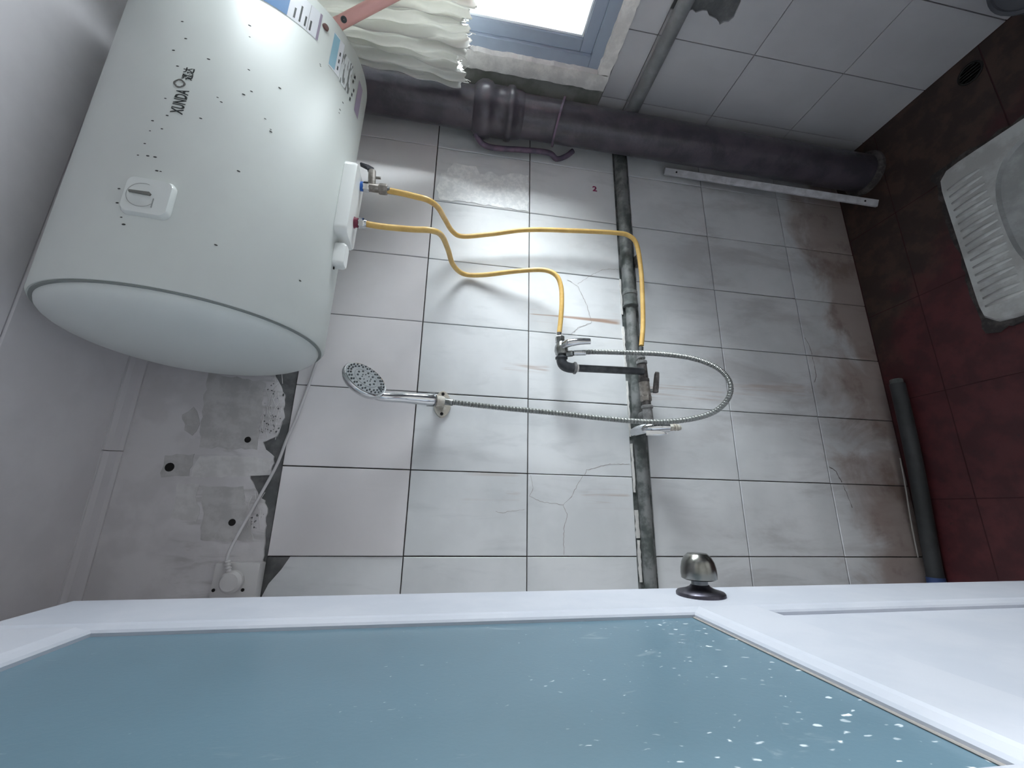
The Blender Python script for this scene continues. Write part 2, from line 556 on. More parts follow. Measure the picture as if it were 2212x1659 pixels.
def cyl(name, a, b, r, m, parent=None, segs=20, bevel=0.0):
    a = Vector(a); b = Vector(b); h = (b - a).length
    if bevel:
        pr = [(r - bevel, 0), (r, bevel), (r, h - bevel), (r - bevel, h)]
    else:
        pr = [(r, 0), (r, h)]
    return lathe(name, pr, a, b - a, m, parent, segs)

def prism(name, poly, depth, place, m, parent=None, bevel=0.0):
    """poly: 2-D outline; place(u, v, d) gives the world point; front at d = 0, back at d = depth"""
    bm = bmesh.new()
    fr = [bm.verts.new(place(u, v, 0)) for u, v in poly]
    bk = [bm.verts.new(place(u, v, depth)) for u, v in poly]
    bm.faces.new(fr); bm.faces.new(bk[::-1])
    n = len(poly)
    for i in range(n):
        j = (i + 1) % n
        bm.faces.new([fr[j], fr[i], bk[i], bk[j]])
    if bevel:
        bmesh.ops.bevel(bm, geom=[e for e in bm.edges if e.verts[0] in fr and e.verts[1] in fr], offset=bevel, segments=1, affect='EDGES')
    bmesh.ops.recalc_face_normals(bm, faces=bm.faces)
    big = [f for f in bm.faces if len(f.verts) > 4]
    bmesh.ops.triangulate(bm, faces=big)
    return fin(bm, name, m, parent)

def rrect(w, h, r, n=5):
    out = []
    for cx, cy, a0 in ((w / 2 - r, h / 2 - r, 0), (-w / 2 + r, h / 2 - r, 90), (-w / 2 + r, -h / 2 + r, 180), (w / 2 - r, -h / 2 + r, 270)):
        for i in range(n + 1):
            a = math.radians(a0 + 90 * i / n)
            out.append((cx + r * math.cos(a), cy + r * math.sin(a)))
    return out

def jag(poly, amp, step=0.012, seed=1):
    """break straight polygon sides into small irregular steps"""
    rn = random.Random(seed); out = []
    for i, a in enumerate(poly):
        b = poly[(i + 1) % len(poly)]
        d = math.hypot(b[0] - a[0], b[1] - a[1]); n = max(1, int(d / step))
        for k in range(n):
            t = k / n
            w = amp if k else amp * 0.4
            out.append((a[0] + (b[0] - a[0]) * t + rn.uniform(-w, w), a[1] + (b[1] - a[1]) * t + rn.uniform(-w, w)))
    return out

# ------------------------------------------------------------------ room sizes (metres, floor at z = 0)
XW = 1.374          # face of the tiles on the window wall
ZC = 2.14           # ceiling
XL = -0.20          # wall behind the open door
YF = -1.02          # wall with the doorway
COLX = [-0.2, 0.0, 0.2, 0.4, 0.6, 0.8, 1.0, 1.2, 1.374]
J = 0.0013          # half a joint

# ------------------------------------------------------------------ back wall (the tiled wall with the heater)
wall_back = struct(box('wall_back', (XL - 0.1, 0.005, -0.05), (1.60, 0.13, ZC + 0.06), 'grout'), 'white tiled wall carrying the water heater, pipes and shower')
PB = lambda u, v, d: (u, d, v)

tile_cache = {}
def wall_tile(x0, x1, z0, z1, m, front=0.0, back=0.006):
    w = round(x1 - x0 - 2 * J, 4); h = round(z1 - z0 - 2 * J, 4)
    jx = random.uniform(-0.0005, 0.0005); fy = random.uniform(-0.0006, 0.0006)
    key = (w, h, m)
    o = Vector(((x0 + x1) / 2 + jx, front + fy, z0 + J))
    if key in tile_cache:
        return link('tile', tile_cache[key], o, wall_back)
    bm = bmesh.new()
    bmesh.ops.create_cube(bm, size=1.0)
    for v in bm.verts:
        v.co = Vector((v.co.x * w, (v.co.y + 0.5) * (back - front), (v.co.z + 0.5) * h))
    bmesh.ops.bevel(bm, geom=[e for e in bm.edges if all(v.co.y < 1e-5 for v in e.verts)], offset=0.0011, segments=1, affect='EDGES')
    me = bpy.data.meshes.new('tile'); bm.to_mesh(me); bm.free()
    me.materials.append(MATS[m])
    tile_cache[key] = me
    return link('tile', me, o, wall_back)

ROWS = [(1.4733, 1.770, 'tile_new', -0.003), (1.1766, 1.4733, 'tile_marbled', 0.0), (0.8880, 1.1766, 'tile_marbled', 0.0),
        (0.5673, 0.8370, 'tile_marbled', 0.0), (0.2706, 0.5673, 'tile_marbled', 0.0), (0.0, 0.2706, 'tile_marbled', 0.0)]
for ri, (z0, z1, m, fr) in enumerate(ROWS):
    for x0, x1 in zip(COLX, COLX[1:]):
        if ri == 0 and x0 < -0.1:
            # cut tile beside the socket, its upper corner broken off
            poly = [(x0 + J, z0 + J), (x1 - J, z0 + J), (x1 - J, 1.722), (-0.027, 1.736), (-0.057, 1.758), (-0.081, 1.767), (x0 + J, 1.768)]
            prism('tile', poly, 0.005, PB, 'tile_marbled', wall_back)
            continue
        wall_tile(x0, x1, z0, z1, m, fr)
# chase for the water pipe: crumbling mortar bed above and below the pipe
prism('pipe_chase_mortar', jag([(-0.2, 0.834), (1.37, 0.838), (1.37, 0.8895), (-0.2, 0.8885)], 0.0016, 0.018, 5), 0.004, lambda u, v, d: (u, 0.001 + d, v), 'grey_pipe', wall_back)
for i, (x0, x1, zz, hh) in enumerate(((-0.06, 0.04, 0.879, 0.007), (0.045, 0.115, 0.878, 0.010), (0.16, 0.29, 0.882, 0.006), (0.31, 0.47, 0.885, 0.005), (0.50, 0.64, 0.886, 0.006), (0.68, 0.80, 0.887, 0.005))):
    prism('peeling_paint', jag([(x0, zz), (x1, zz), (x1, zz + hh), (x0, zz + hh)], 0.0015, 0.01, 11 + i), 0.004, lambda u, v, d: (u, -0.002 + d, v), 'white_plaster', wall_back)

# plaster above the tiles with its broken lower edge, over a dark mortar bed
box('mortar_bed', (XL, 0.003, 1.705), (-0.002, 0.006, 1.7702), 'mortar_dark', wall_back)
box('mortar_bed', (XL, 0.001, 1.7705), (1.374, 0.006, 1.86), 'mortar_dark', wall_back)
edge = [(1.374, 1.80), (0.9, 1.812), (0.60, 1.82), (0.437, 1.827), (0.418, 1.821), (0.399, 1.807), (0.367, 1.79), (0.329, 1.788), (0.314, 1.783), (0.295, 1.789),
        (0.269, 1.791), (0.253, 1.821), (0.236, 1.811), (0.221, 1.793), (0.205, 1.789), (0.177, 1.793), (0.174, 1.836), (0.148, 1.821), (0.125, 1.805),
        (0.12, 1.796), (0.102, 1.784), (0.082, 1.785), (0.056, 1.782), (0.034, 1.779), (0.015, 1.779), (-0.014, 1.776), (-0.038, 1.776), (-0.087, 1.783), (-0.2, 1.785)]
rn = random.Random(3)
edge2 = []
for a, b in zip(edge, edge[1:]):
    n = max(1, int(math.hypot(a[0] - b[0], a[1] - b[1]) / 0.007))
    for k in range(n):
        t = k / n
        edge2.append((a[0] + (b[0] - a[0]) * t, a[1] + (b[1] - a[1]) * t + rn.uniform(-0.0018, 0.0018)))
edge2.append(edge[-1])
prism('plaster_layer', edge2 + [(-0.2, ZC + 0.01), (1.374, ZC + 0.01)], 0.010, lambda u, v, d: (u, -0.005 + d, v), 'painted_plaster', wall_back)
for i, (poly, m) in enumerate((([(0.154, 1.98), (0.152, 1.937), (0.125, 1.938), (0.1, 1.925), (0.071, 1.927), (0.076, 1.978)], 'putty'),
                               ([(0.216, 1.949), (0.217, 1.795), (0.198, 1.795), (0.180, 1.797), (0.172, 1.843), (0.168, 1.956), (0.199, 1.955)], 'putty'),
                               ([(0.309, 2.007), (0.329, 1.985), (0.29, 1.964), (0.261, 1.974), (0.274, 1.993)], 'putty_grey'),
                               ([(0.215, 2.02), (0.22, 1.96), (0.17, 1.962), (0.165, 2.018)], 'putty_grey'),
                               ([(0.415, 1.97), (0.40, 1.84), (0.235, 1.83), (0.235, 1.955), (0.32, 1.965)], 'putty_grey'),
                               ([(0.15, 1.93), (0.15, 1.845), (0.03, 1.80), (0.035, 1.91), (0.09, 1.915)], 'putty_grey'))):
    prism('putty_patch', jag(poly, 0.003, 0.012, 40 + i), 0.003, lambda u, v, d, i=i: (u, -0.0056 - 0.0002 * i + d, v), m, wall_back)
for x, z, r in ((0.188, 2.005, 0.008), (0.257, 1.854, 0.006), (0.071, 1.853, 0.0065)):
    lathe('anchor_hole', [(r * 1.25, 0), (r, 0.0016), (r * 0.55, 0.0006), (0, 0.0004)], (x, -0.0062, z), (0, -1, 0), 'void_black', wall_back, 14)
# torn fibres hanging at the broken edge
fib = []
FV, FF = [], []
rn = random.Random(12)
for k in range(34):
    x = rn.choice((rn.uniform(0.29, 0.40), rn.uniform(0.24, 0.33), rn.uniform(0.05, 0.10)))
    z = 1.80 + rn.uniform(-0.008, 0.03)
    a = rn.uniform(-0.4, 0.4); L = rn.uniform(0.015, 0.05)
    dx = math.cos(a) * L; dz = math.sin(a) * L
    V, F = tube_vf([(x, -0.007, z), (x + dx * 0.5, -0.010 - rn.random() * 0.004, z + dz * 0.5), (x + dx, -0.007, z + dz)], 0.0007, 4)
    FF += [[i + len(FV) for i in f] for f in F]; FV += V
tag(emit('torn_fibres', FV, FF, 'putty', wall_back), kind='stuff')
SV, SF = [], []
for k in range(70):
    cx = rn.choice((rn.uniform(0.28, 0.41), rn.uniform(0.05, 0.09), rn.uniform(0.27, 0.32)))
    cz = rn.uniform(1.79, 1.835); r = rn.uniform(0.0008, 0.0028)
    b = len(SV)
    pts = [(cx + r * rn.uniform(0.5, 1.3) * math.cos(a), -0.0062, cz + r * rn.uniform(0.5, 1.3) * math.sin(a)) for a in [i * PI / 3 for i in range(6)]]
    SV += pts; SF.append([b + i for i in range(6)][::-1])
tag(emit('mould_spots', SV, SF, 'mortar_dark', wall_back), kind='stuff')

# glue residue, pen mark, hairline cracks
res1 = [(1.042, 1.466), (1.103, 1.456), (1.108, 1.438), (1.126, 1.437), (1.148, 1.419), (1.147, 1.349), (1.12, 1.337), (1.136, 1.299), (1.12, 1.277), (1.14, 1.239), (1.141, 1.181), (1.004, 1.181), (1.007, 1.236), (1.008, 1.369), (1.004, 1.454)]
prism('glue_residue', jag(res1, 0.003, 0.012, 8), 0.0005, lambda u, v, d: (u, -0.0009 + d, v), 'glue_residue', wall_back)
def ribbon(name, pts, w, m, y=-0.0008):
    V, F = [], []
    P = [Vector((a, 0, b)) for a, b in pts]
    path = resample(P, 0.006)
    rn = random.Random(len(pts) * 13 + int(pts[0][0] * 1000))
    path = [p + Vector((rn.uniform(-1, 1) * 0.0012, 0, rn.uniform(-1, 1) * 0.0012)) for p in path]
    for i, p in enumerate(path):
        t = (path[min(i + 1, len(path) - 1)] - path[max(i - 1, 0)]).normalized()
        nrm = Vector((-t.z, 0, t.x)) * w * rn.uniform(0.3, 0.8)
        V += [(p.x - nrm.x, y, p.z - nrm.z), (p.x + nrm.x, y, p.z + nrm.z)]
    for i in range(len(path) - 1):
        F.append([2 * i, 2 * i + 1, 2 * i + 3, 2 * i + 2])
    return emit(name, V, F, m, wall_back)
for pts, w, m in (([(0.778, 1.058), (0.759, 1.026), (0.704, 1.001), (0.644, 0.987), (0.624, 1.03), (0.602, 1.049)], 0.0010, 'crack_line'),
                  ([(0.768, 1.026), (0.805, 0.981), (0.828, 0.942), (0.835, 0.89)], 0.0007, 'crack_line'),
                  ([(0.196, 1.169), (0.161, 1.162), (0.144, 1.171), (0.13, 1.139), (0.124, 1.083), (0.142, 1.062), (0.186, 1.037), (0.197, 1.028)], 0.0009, 'crack_line'),
                  ([(0.203, 1.022), (0.214, 1.017), (0.232, 0.954), (0.234, 0.895)], 0.0009, 'crack_line'),
                  ([(0.124, 1.083), (0.099, 1.072), (0.07, 1.081), (0.037, 1.084), (0.004, 1.082)], 0.0009, 'crack_line'),
                  ([(0.105, 1.258), (0.102, 1.241), (0.107, 1.215), (0.11, 1.184)], 0.0007, 'crack_line'),
                  ([(0.248, 0.267), (0.239, 0.248), (0.205, 0.233)], 0.0022, 'crack_dark'), ([(0.196, 0.231), (0.165, 0.222), (0.132, 0.215)], 0.0016, 'crack_dark'),
                  ([(0.659, 0.265), (0.636, 0.254), (0.603, 0.251)], 0.0014, 'crack_dark'), ([(0.597, 0.251), (0.566, 0.249), (0.532, 0.25), (0.508, 0.261)], 0.0014, 'crack_dark')):
    ribbon('hairline_crack', pts, w, m)

def text_mesh(body, size, bold=0.0):
    cu = bpy.data.curves.new('t', 'FONT'); cu.body = body; cu.size = size
    cu.align_x = 'LEFT'; cu.resolution_u = 3; cu.offset = bold
    ob = bpy.data.objects.new('t', cu); COL.objects.link(ob)
    bpy.context.view_layer.update()
    me = bpy.data.meshes.new_from_object(ob.evaluated_get(bpy.context.evaluated_depsgraph_get()))
    V = [v.co.copy() for v in me.vertices]; F = [list(p.vertices) for p in me.polygons]
    bpy.data.objects.remove(ob); bpy.data.curves.remove(cu); bpy.data.meshes.remove(me)
    return V, F
V, F = text_mesh('2', 0.030, 0.0012)
# the pen mark is written sideways: top of the figure points to the window
emit('red_pen_mark', [(1.117 + v.y * 0.9, -0.0009, 0.966 - v.x) for v in V], F, 'red_ink', wall_back)

# ------------------------------------------------------------------ window wall
WY0, WY1, WZ0, WZ1 = -0.19, -0.76, 1.006, 1.94
wall_right = struct(boxes('wall_right', [((1.380, WY0, -0.05), (1.50, 0.14, ZC + 0.06)), ((1.380, -1.16, -0.05), (1.50, WY1, ZC + 0.06)),
                                         ((1.380, WY1, -0.05), (1.50, WY0, WZ0)), ((1.380, WY1, WZ1), (1.50, WY0, ZC + 0.06))], 'grout'), 'tiled wall with the window and the horizontal grey pipe')
PR = lambda u, v, d: (XW + d, u, v)
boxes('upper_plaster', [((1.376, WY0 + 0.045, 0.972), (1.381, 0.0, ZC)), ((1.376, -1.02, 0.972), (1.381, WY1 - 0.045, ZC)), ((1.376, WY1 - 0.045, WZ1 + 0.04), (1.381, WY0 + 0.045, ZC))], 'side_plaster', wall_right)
YJ = [0.0, -0.124, -0.324, -0.524, -0.724, -0.924, -1.02]
ZJ = [0.0, 0.291, 0.588, 0.885, 0.972]
for zi, (z0, z1) in enumerate(zip(ZJ, ZJ[1:])):
    for ya, yb in zip(YJ, YJ[1:]):
        if zi == 2 and abs(ya + 0.324) < 1e-6:
            # the tile whose upper corner is knocked away below the pipe
            poly = [(ya - J, z0 + J), (ya - J, z1 - J), (-0.388, z1 - J), (-0.392, 0.838), (-0.398, 0.828), (-0.393, 0.815), (-0.401, 0.80), (-0.402, 0.788), (-0.393, 0.776),
                    (-0.389, 0.752), (-0.384, 0.742), (-0.378, 0.735), (-0.386, 0.728), (-0.389, 0.716), (-0.402, 0.710), (-0.436, 0.716), (-0.46, 0.73), (-0.475, 0.80), (-0.47, z1 - J), (yb + J, z1 - J), (yb + J, z0 + J)]
            prism('tile', poly, 0.006, PR, 'tile_side_dimmed', wall_right)
        else:
            prism('tile', [(ya - J, z0 + J), (ya - J, z1 - J), (yb + J, z1 - J), (yb + J, z0 + J)], 0.006, lambda u, v, d, o=random.uniform(-0.0005, 0.0005): (XW + o + d, u, v), 'tile_side_dimmed', wall_right)
box('broken_tile_bed', (1.3785, -0.52, 0.69), (1.3815, -0.33, 0.884), 'mortar_dark', wall_right)
# rough white plaster rim around the window
for i, (ya, yb, z0, z1) in enumerate(((WY0 + 0.046, WY0 - 0.004, 0.974, WZ1 + 0.04), (WY1 + 0.004, WY1 - 0.046, 0.974, WZ1 + 0.04), (WY0 - 0.004, WY1 + 0.004, 0.974, 1.010), (WY0 - 0.004, WY1 + 0.004, WZ1 - 0.004, WZ1 + 0.04))):
    prism('plaster_rim', jag([(ya, z0), (ya, z1), (yb, z1), (yb, z0)], 0.0022, 0.014, 60 + i), 0.03, lambda u, v, d: (1.366 + d, u, v), 'white_plaster', wall_right)

window = thing('window_1', (1.42, -0.465, WZ0), None, None)
struct(window, 'grey aluminium window glowing with daylight')
def ring(name, y0, y1, z0, z1, w, x0, x1, m, parent, bevel=0.0015):
    for lo, hi in (((x0, y1, z0), (x1, y0, z0 + w)), ((x0, y1, z1 - w), (x1, y0, z1)), ((x0, y0 - w, z0 + w), (x1, y0, z1 - w)), ((x0, y1, z0 + w), (x1, y1 + w, z1 - w))):
        box(name, lo, hi, m, parent, bevel, 1)
ring('window_frame', WY0, WY1, WZ0, WZ1, 0.036, 1.386, 1.45, 'window_aluminium', window)
ring('sash_frame', WY0 - 0.036, WY1 + 0.036, WZ0 + 0.036, WZ1 - 0.036, 0.036, 1.396, 1.44, 'window_aluminium', window)
ring('glazing_bead', WY0 - 0.072, WY1 + 0.072, WZ0 + 0.072, WZ1 - 0.072, 0.006, 1.402, 1.43, 'bead_white', window, 0.001)
box('pane', (1.414, WY1 + 0.074, WZ0 + 0.074), (1.418, WY0 - 0.074, WZ1 - 0.074), 'window_glass', window)
box('sash_handle', (1.384, -0.70, WZ0 + 0.045), (1.397, -0.62, WZ0 + 0.060), 'window_aluminium', window, 0.003)

# ------------------------------------------------------------------ the other walls, ceiling, floor
struct(box('wall_left', (XL - 0.1, -1.16, -0.05), (XL, 0.01, ZC + 0.06), 'painted_plaster'), 'plain wall behind the open door')
struct(boxes('wall_front', [((XL, -1.14, -0.05), (-0.06, YF, ZC + 0.06)), ((0.68, -1.14, -0.05), (1.40, YF, ZC + 0.06)), ((-0.06, -1.14, 1.92), (0.68, YF, ZC + 0.06))], 'painted_plaster'), 'wall with the doorway')
ceiling = struct(box('ceiling', (XL - 0.1, -1.16, ZC + 0.012), (1.5, 0.14, ZC + 0.07), 'ceiling_pvc'), 'grey white panelled ceiling')
ya = 0.0
for yb in (-0.004, -0.304, -0.604, -0.904, -1.02):
    if ya - yb > 0.05:
        box('panel', (XL, yb + 0.0012, ZC), (1.376, ya - 0.0012, ZC + 0.011), 'ceiling_pvc', ceiling, 0.0025, 1)
    ya = yb
for i, (x0, x1) in enumerate(((0.2205, 1.376), (XL, 0.2185))):
    # cornice strip: coved PVC moulding in two lengths
    prof = [(0.0, 2.105), (-0.004, 2.105), (-0.006, 2.113), (-0.007, 2.128), (-0.011, 2.1375), (-0.014, 2.1385), (-0.014, 2.1405), (0.0, 2.1405)]
    t_ = prism('trim_%d' % (i + 1), prof, x1 - x0, lambda u, v, d, x0=x0: (x0 + d, u - 0.005, v), 'trim_pvc')
    struct(t_, 'white ceiling cornice strip above the tiled wall')
prof = [(0.0, 2.109), (-0.006, 2.109), (-0.0085, 2.117), (-0.011, 2.130), (-0.020, 2.1385), (-0.026, 2.1405), (0.0, 2.1405)]
struct(prism('trim_3', prof, 0.98, lambda u, v, d: (1.376 + u, -0.035 - d, v), 'trim_pvc'), 'white ceiling cornice strip above the window')

floor = struct(box('floor', (XL - 0.1, -1.16, -0.06), (1.5, 0.14, -0.0014), 'floor_grout'), 'dark red tiled bathroom floor')
FX = [-0.2, -0.14, 0.160, 0.458, 0.756, 1.055, 1.374]
FY = [0.0, -0.16, -0.46, -0.76, -1.02, -1.16]
for x0, x1 in zip(FX, FX[1:]):
    for y0, y1 in zip(FY, FY[1:]):
        o = random.uniform(-0.0006, 0.0006)
        prism('floor_tile', [(x0 + 0.0015, y0 - 0.0015), (x0 + 0.0015, y1 + 0.0015), (x1 - 0.0015, y1 + 0.0015), (x1 - 0.0015, y0 - 0.0015)], 0.005, lambda u, v, d, o=o: (u, v, o - d), 'floor_tile_red', floor)

# hall outside the doorway, plain walls; side opening is added for fill daylight
struct(boxes('wall_hall', [((-1.3, -3.0, -0.05), (-1.2, -1.14, 2.5)), ((1.9, -3.0, -0.05), (2.0, -1.14, 1.05)), ((1.9, -3.0, 2.15), (2.0, -1.14, 2.5)), ((1.9, -3.0, 1.05), (2.0, -1.76, 2.15)), ((1.9, -1.23, 1.05), (2.0, -1.14, 2.15)), ((-1.3, -3.1, -0.05), (2.0, -3.0, 2.5)),
                           ((-1.3, -1.16, -0.05), (XL - 0.1, -1.12, 2.5)), ((1.5, -1.16, -0.05), (2.0, -1.12, 2.5)), ((XL - 0.1, -1.16, ZC + 0.07), (1.5, -1.12, 2.5))], 'hall_paint'), 'hall walls outside the doorway')
struct(box('floor_hall', (-1.3, -3.1, -0.06), (2.0, -1.16, -0.002), 'hall_paint'), 'hall floor')
struct(box('ceiling_hall', (-1.3, -3.1, 2.5), (2.0, -1.12, 2.56), 'hall_paint'), 'hall ceiling')

# ------------------------------------------------------------------ the door (open against the camera side)
DO = Vector((-0.0102, -0.40, 1.37))
DR = Quaternion(Vector((-0.0203, -0.012, -0.0234)).normalized(), Vector((-0.0203, -0.012, -0.0234)).length).to_matrix().to_4x4()
DM = Matrix.Translation(DO) @ DR
def dp(d, s, z):
    """door space: d out of the face, s from the free edge towards the hinge, z up"""
    return DM @ Vector((d, -s, z))
door = thing('door_1', DM @ Vector((0, -0.3, -1.345)), None, None)
struct(door, 'white plastic door standing open with blue frosted glass')
W_, W2, DT, GT, GB, DB = 0.1386, 0.4618, 0.4959, 0.3819, -0.3023, -1.345
WD = 0.600
def rail(name, poly, z0, z1, horizontal=False):
    """profile poly in (s, d), extruded in z (stiles) or profile in (z, d), extruded in s (rails)"""
    if horizontal:
        return prism(name, poly, z1 - z0, lambda u, v, dd: tuple(dp(v, z0 + dd, u)), 'door_pvc', door)
    return prism(name, poly, z1 - z0, lambda u, v, dd: tuple(dp(v, u, z0 + dd)), 'door_pvc', door)
TH = 0.036
# stiles with a rounded free edge and a sloped glazing lip
def stile_prof(a, b, round_a=True):
    # a = outer edge, b = glass edge
    s = 1 if b > a else -1
    return [(a, -TH), (a, -0.007), (a + s * 0.002, -0.002), (a + s * 0.007, 0.0), (b - s * 0.016, 0.0), (b - s * 0.012, -0.0015), (b - s * 0.002, -0.0035), (b, -0.006), (b, -TH)]
rail('stile', stile_prof(0, W_), DB, DT)
rail('stile', stile_prof(WD, W2), DB, DT)
rail('top_rail', stile_prof(DT - 0.0, GT), W_ - 0.001, W2 + 0.001, True)
def mid_prof():
    a, b = GB, GB - 0.105
    return [(a, -TH), (a, -0.006), (a - 0.002, -0.0035), (a - 0.012, -0.0015), (a - 0.016, 0.0), (b + 0.010, 0.0), (b + 0.004, -0.003), (b, -0.005), (b, -TH)]
rail('middle_rail', mid_prof(), W_ - 0.016, W2 + 0.016, True)
box('lower_panel', (-TH + 0.004, -W2 - 0.018, DB + 0.08), (-0.010, -W_ + 0.018, GB - 0.10), 'door_pvc', door, 0.0, mtx=DM)
box('bottom_rail', (-TH, -W2 - 0.001, DB), (-0.0005, -W_ + 0.001, DB + 0.1), 'door_pvc', door, 0.003, mtx=DM)
box('glass_pane', (-0.020, -W2 - 0.01, GB - 0.01), (-0.0095, -W_ + 0.01, GT + 0.01), 'frosted_blue_glass', door, 0.0, mtx=DM)
box('sealing_strip', (-0.0096, -W2, GB), (-0.0080, -W_, GB + 0.0035), 'sealant', door, 0.001, 1, mtx=DM)
# door knob
KS, KZ = 0.060, -0.360
knob = lathe('door_knob', [(0.0, 0.022), (0.0225, 0.022), (0.0250, 0.0235), (0.0256, 0.030), (0.0250, 0.038), (0.0232, 0.046), (0.0195, 0.053), (0.0150, 0.0570), (0.0140, 0.0580), (0.0, 0.0583)], dp(0, KS, KZ), DR @ Vector((1, 0, 0)), 'nickel', door, 40, 50)
lathe('knob_rose', [(0.0345, 0.0), (0.0345, 0.0035), (0.0330, 0.0055), (0.022, 0.0085), (0.0150, 0.0120), (0.0125, 0.015), (0.0, 0.015)], dp(0, KS, KZ), DR @ Vector((1, 0, 0)), 'rose_bronze', knob, 40, 40)
lathe('knob_neck', [(0.0118, 0.012), (0.0118, 0.0235)], dp(0, KS, KZ), DR @ Vector((1, 0, 0)), 'chrome_grey', knob, 28, 40)
tag(knob, 'brushed nickel round door knob')
for z in (-1.1, 0.30):
    cyl('hinge', dp(0.006, WD + 0.004, z), dp(0.006, WD + 0.004, z + 0.09), 0.006, 'chrome_dull', door, 14)
fr = [((-0.062, -1.12, 0.0), (-0.047, -1.012, 1.93)), ((0.67, -1.12, 0.0), (0.685, -1.012, 1.93)), ((-0.047, -1.12, 1.905), (0.67, -1.012, 1.93))]
struct(boxes('trim_4', fr, 'door_pvc'), 'white door frame around the doorway')

# ------------------------------------------------------------------ water heater
HA = Vector((1, -0.0485, -0.0281)).normalized()
HC = Vector((0.7, -0.2652, 1.871))
HR = 0.2252
H1 = HA.cross(Vector((0, 0, 1))).normalized()      # front
H2 = H1.cross(HA).normalized()                     # up
if H1.y > 0: H1 = -H1
if H2.z < 0: H2 = -H2
S0, S1 = (0.4201 - 0.7) / HA.x, (1.091 - 0.7) / HA.x
def hs(s, ang, off=0.0):
    a = math.radians(ang)
    return HC + HA * s + (H1 * math.cos(a) + H2 * math.sin(a)) * (HR + off)
def hdir(ang):
    a = math.radians(ang)
    return H1 * math.cos(a) + H2 * math.sin(a)
heater = thing('water_heater', HC + Vector((0, 0, -HR)), 'large white horizontal cylindrical electric water heater high on the tiled wall', 'water heater')
lathe('body', [(HR * 0.975, S0 + 0.001), (HR * 0.988, S0 + 0.001), (HR, S0 + 0.006), (HR, S1 - 0.006), (HR - 0.004, S1)], HC, HA, 'enamel', heater, 128, 40)
cap = [(0.0, S0 - 0.058)]
for k in range(1, 13):
    a = k / 12
    cap.append((HR * 0.955 * math.sin(a * PI / 2), S0 - 0.058 + 0.056 * (1 - math.cos(a * PI / 2)) ** 0.9))
cap += [(HR * 0.960, S0 + 0.004)]
lathe('end_cap', cap, HC, HA, 'enamel_cap', heater, 96, 50)
lathe('end_cap', [(HR - 0.006, S1 - 0.004), (HR - 0.008, S1 + 0.002)] + [(HR * 0.96 * math.cos(k / 10 * PI / 2), S1 + 0.002 + 0.035 * math.sin(k / 10 * PI / 2)) for k in range(10)] + [(0, S1 + 0.037)], HC, HA, 'enamel_cap', heater, 96, 50)
lathe('seam_ring', [(HR * 0.953, S0 - 0.0015), (HR * 0.978, S0 - 0.0015), (HR * 0.978, S0 + 0.004), (HR * 0.953, S0 + 0.004)], HC, HA, 'seam_grey', heater, 96, 30)
for s in (-0.15, 0.22):
    box('wall_bracket', HC + HA * s + Vector((-0.03, 0.15, -0.12)), HC + HA * s + Vector((0.03, 0.266, 0.12)), 'galvanised', heater, 0.003)

def on_heater(V, s0, ang0, off, sc=1.0):
    """flat drawing (x along the heater, y up) wrapped on the body"""
    return [hs(s0 + v[0] * sc, ang0 + math.degrees(v[1] * sc / HR), off) for v in V]
# lettering and emblem
V, F = text_mesh('XUNDA', 0.0235, 0.0007)
w = max(v.x for v in V)
bold = []
emit('lettering', on_heater([(v.x * 0.047 / w, v.y) for v in V], 0.0145, -6.6, 0.0005), F, 'ink_black', heater)
V, F = text_mesh('迅达', 0.0165, 0.0004)
w = max(v.x for v in V)
emit('lettering', on_heater([(v.x * 0.0245 / w, v.y) for v in V], 0.0815, -6.2, 0.0005), F, 'ink_black', heater)
EV, EF = [], []
for k in range(32):
    a0, a1 = 2 * PI * k / 32, 2 * PI * (k + 1) / 32
    def rr(a): return 0.0085 * (1 + 0.06 * math.cos(4 * a))
    b = len(EV)
    ro0, ro1 = rr(a0), rr(a1); ri0, ri1 = 0.0056, 0.0056
    EV += [(ri0 * math.cos(a0), ri0 * math.sin(a0)), (ro0 * math.cos(a0), ro0 * math.sin(a0)), (ro1 * math.cos(a1), ro1 * math.sin(a1)), (ri1 * math.cos(a1), ri1 * math.sin(a1))]
    EF.append([b, b + 1, b + 2, b + 3])
for a in (PI / 4, 3 * PI / 4, 5 * PI / 4, 7 * PI / 4):
    b = len(EV); c, s = math.cos(a), math.sin(a)
    EV += [(0.006 * c - 0.0016 * s, 0.006 * s + 0.0016 * c), (0.006 * c + 0.0016 * s, 0.006 * s - 0.0016 * c), (0.0044 * c, 0.0044 * s)]
    EF.append([b, b + 1, b + 2])
emit('emblem', on_heater(EV, 0.0715, -2.6, 0.0005), EF, 'dial_pointer', heater)

# temperature dial under a clear square cover
def heater_slab(name, s, ang, w, h, r, depth, m, parent, bevel=0.004, base=-0.002):
    n = hdir(ang); tz = (H2 * math.cos(math.radians(ang)) - H1 * math.sin(math.radians(ang)))
    o = HC + HA * s + n * (HR + base)
    bm = bmesh.new()
    poly = rrect(w, h, r)
    bt = [bm.verts.new(o + HA * u + tz * v) for u, v in poly]
    tp = [bm.verts.new(o + HA * u * (1 - bevel / w) + tz * v * (1 - bevel / h) + n * depth) for u, v in poly]
    tp2 = [bm.verts.new(o + HA * u + tz * v + n * (depth - bevel)) for u, v in poly]
    k = len(poly)
    for i in range(k):
        j = (i + 1) % k
        bm.faces.new([bt[i], bt[j], tp2[j], tp2[i]]); bm.faces.new([tp2[i], tp2[j], tp[j], tp[i]])
    bm.faces.new(tp); bm.faces.new(bt[::-1])
    return fin(bm, name, m, parent, True, 50)
dial = heater_slab('thermostat_dial', -0.1435, -4.2, 0.062, 0.063, 0.011, 0.010, 'clear_plastic', heater, 0.005)
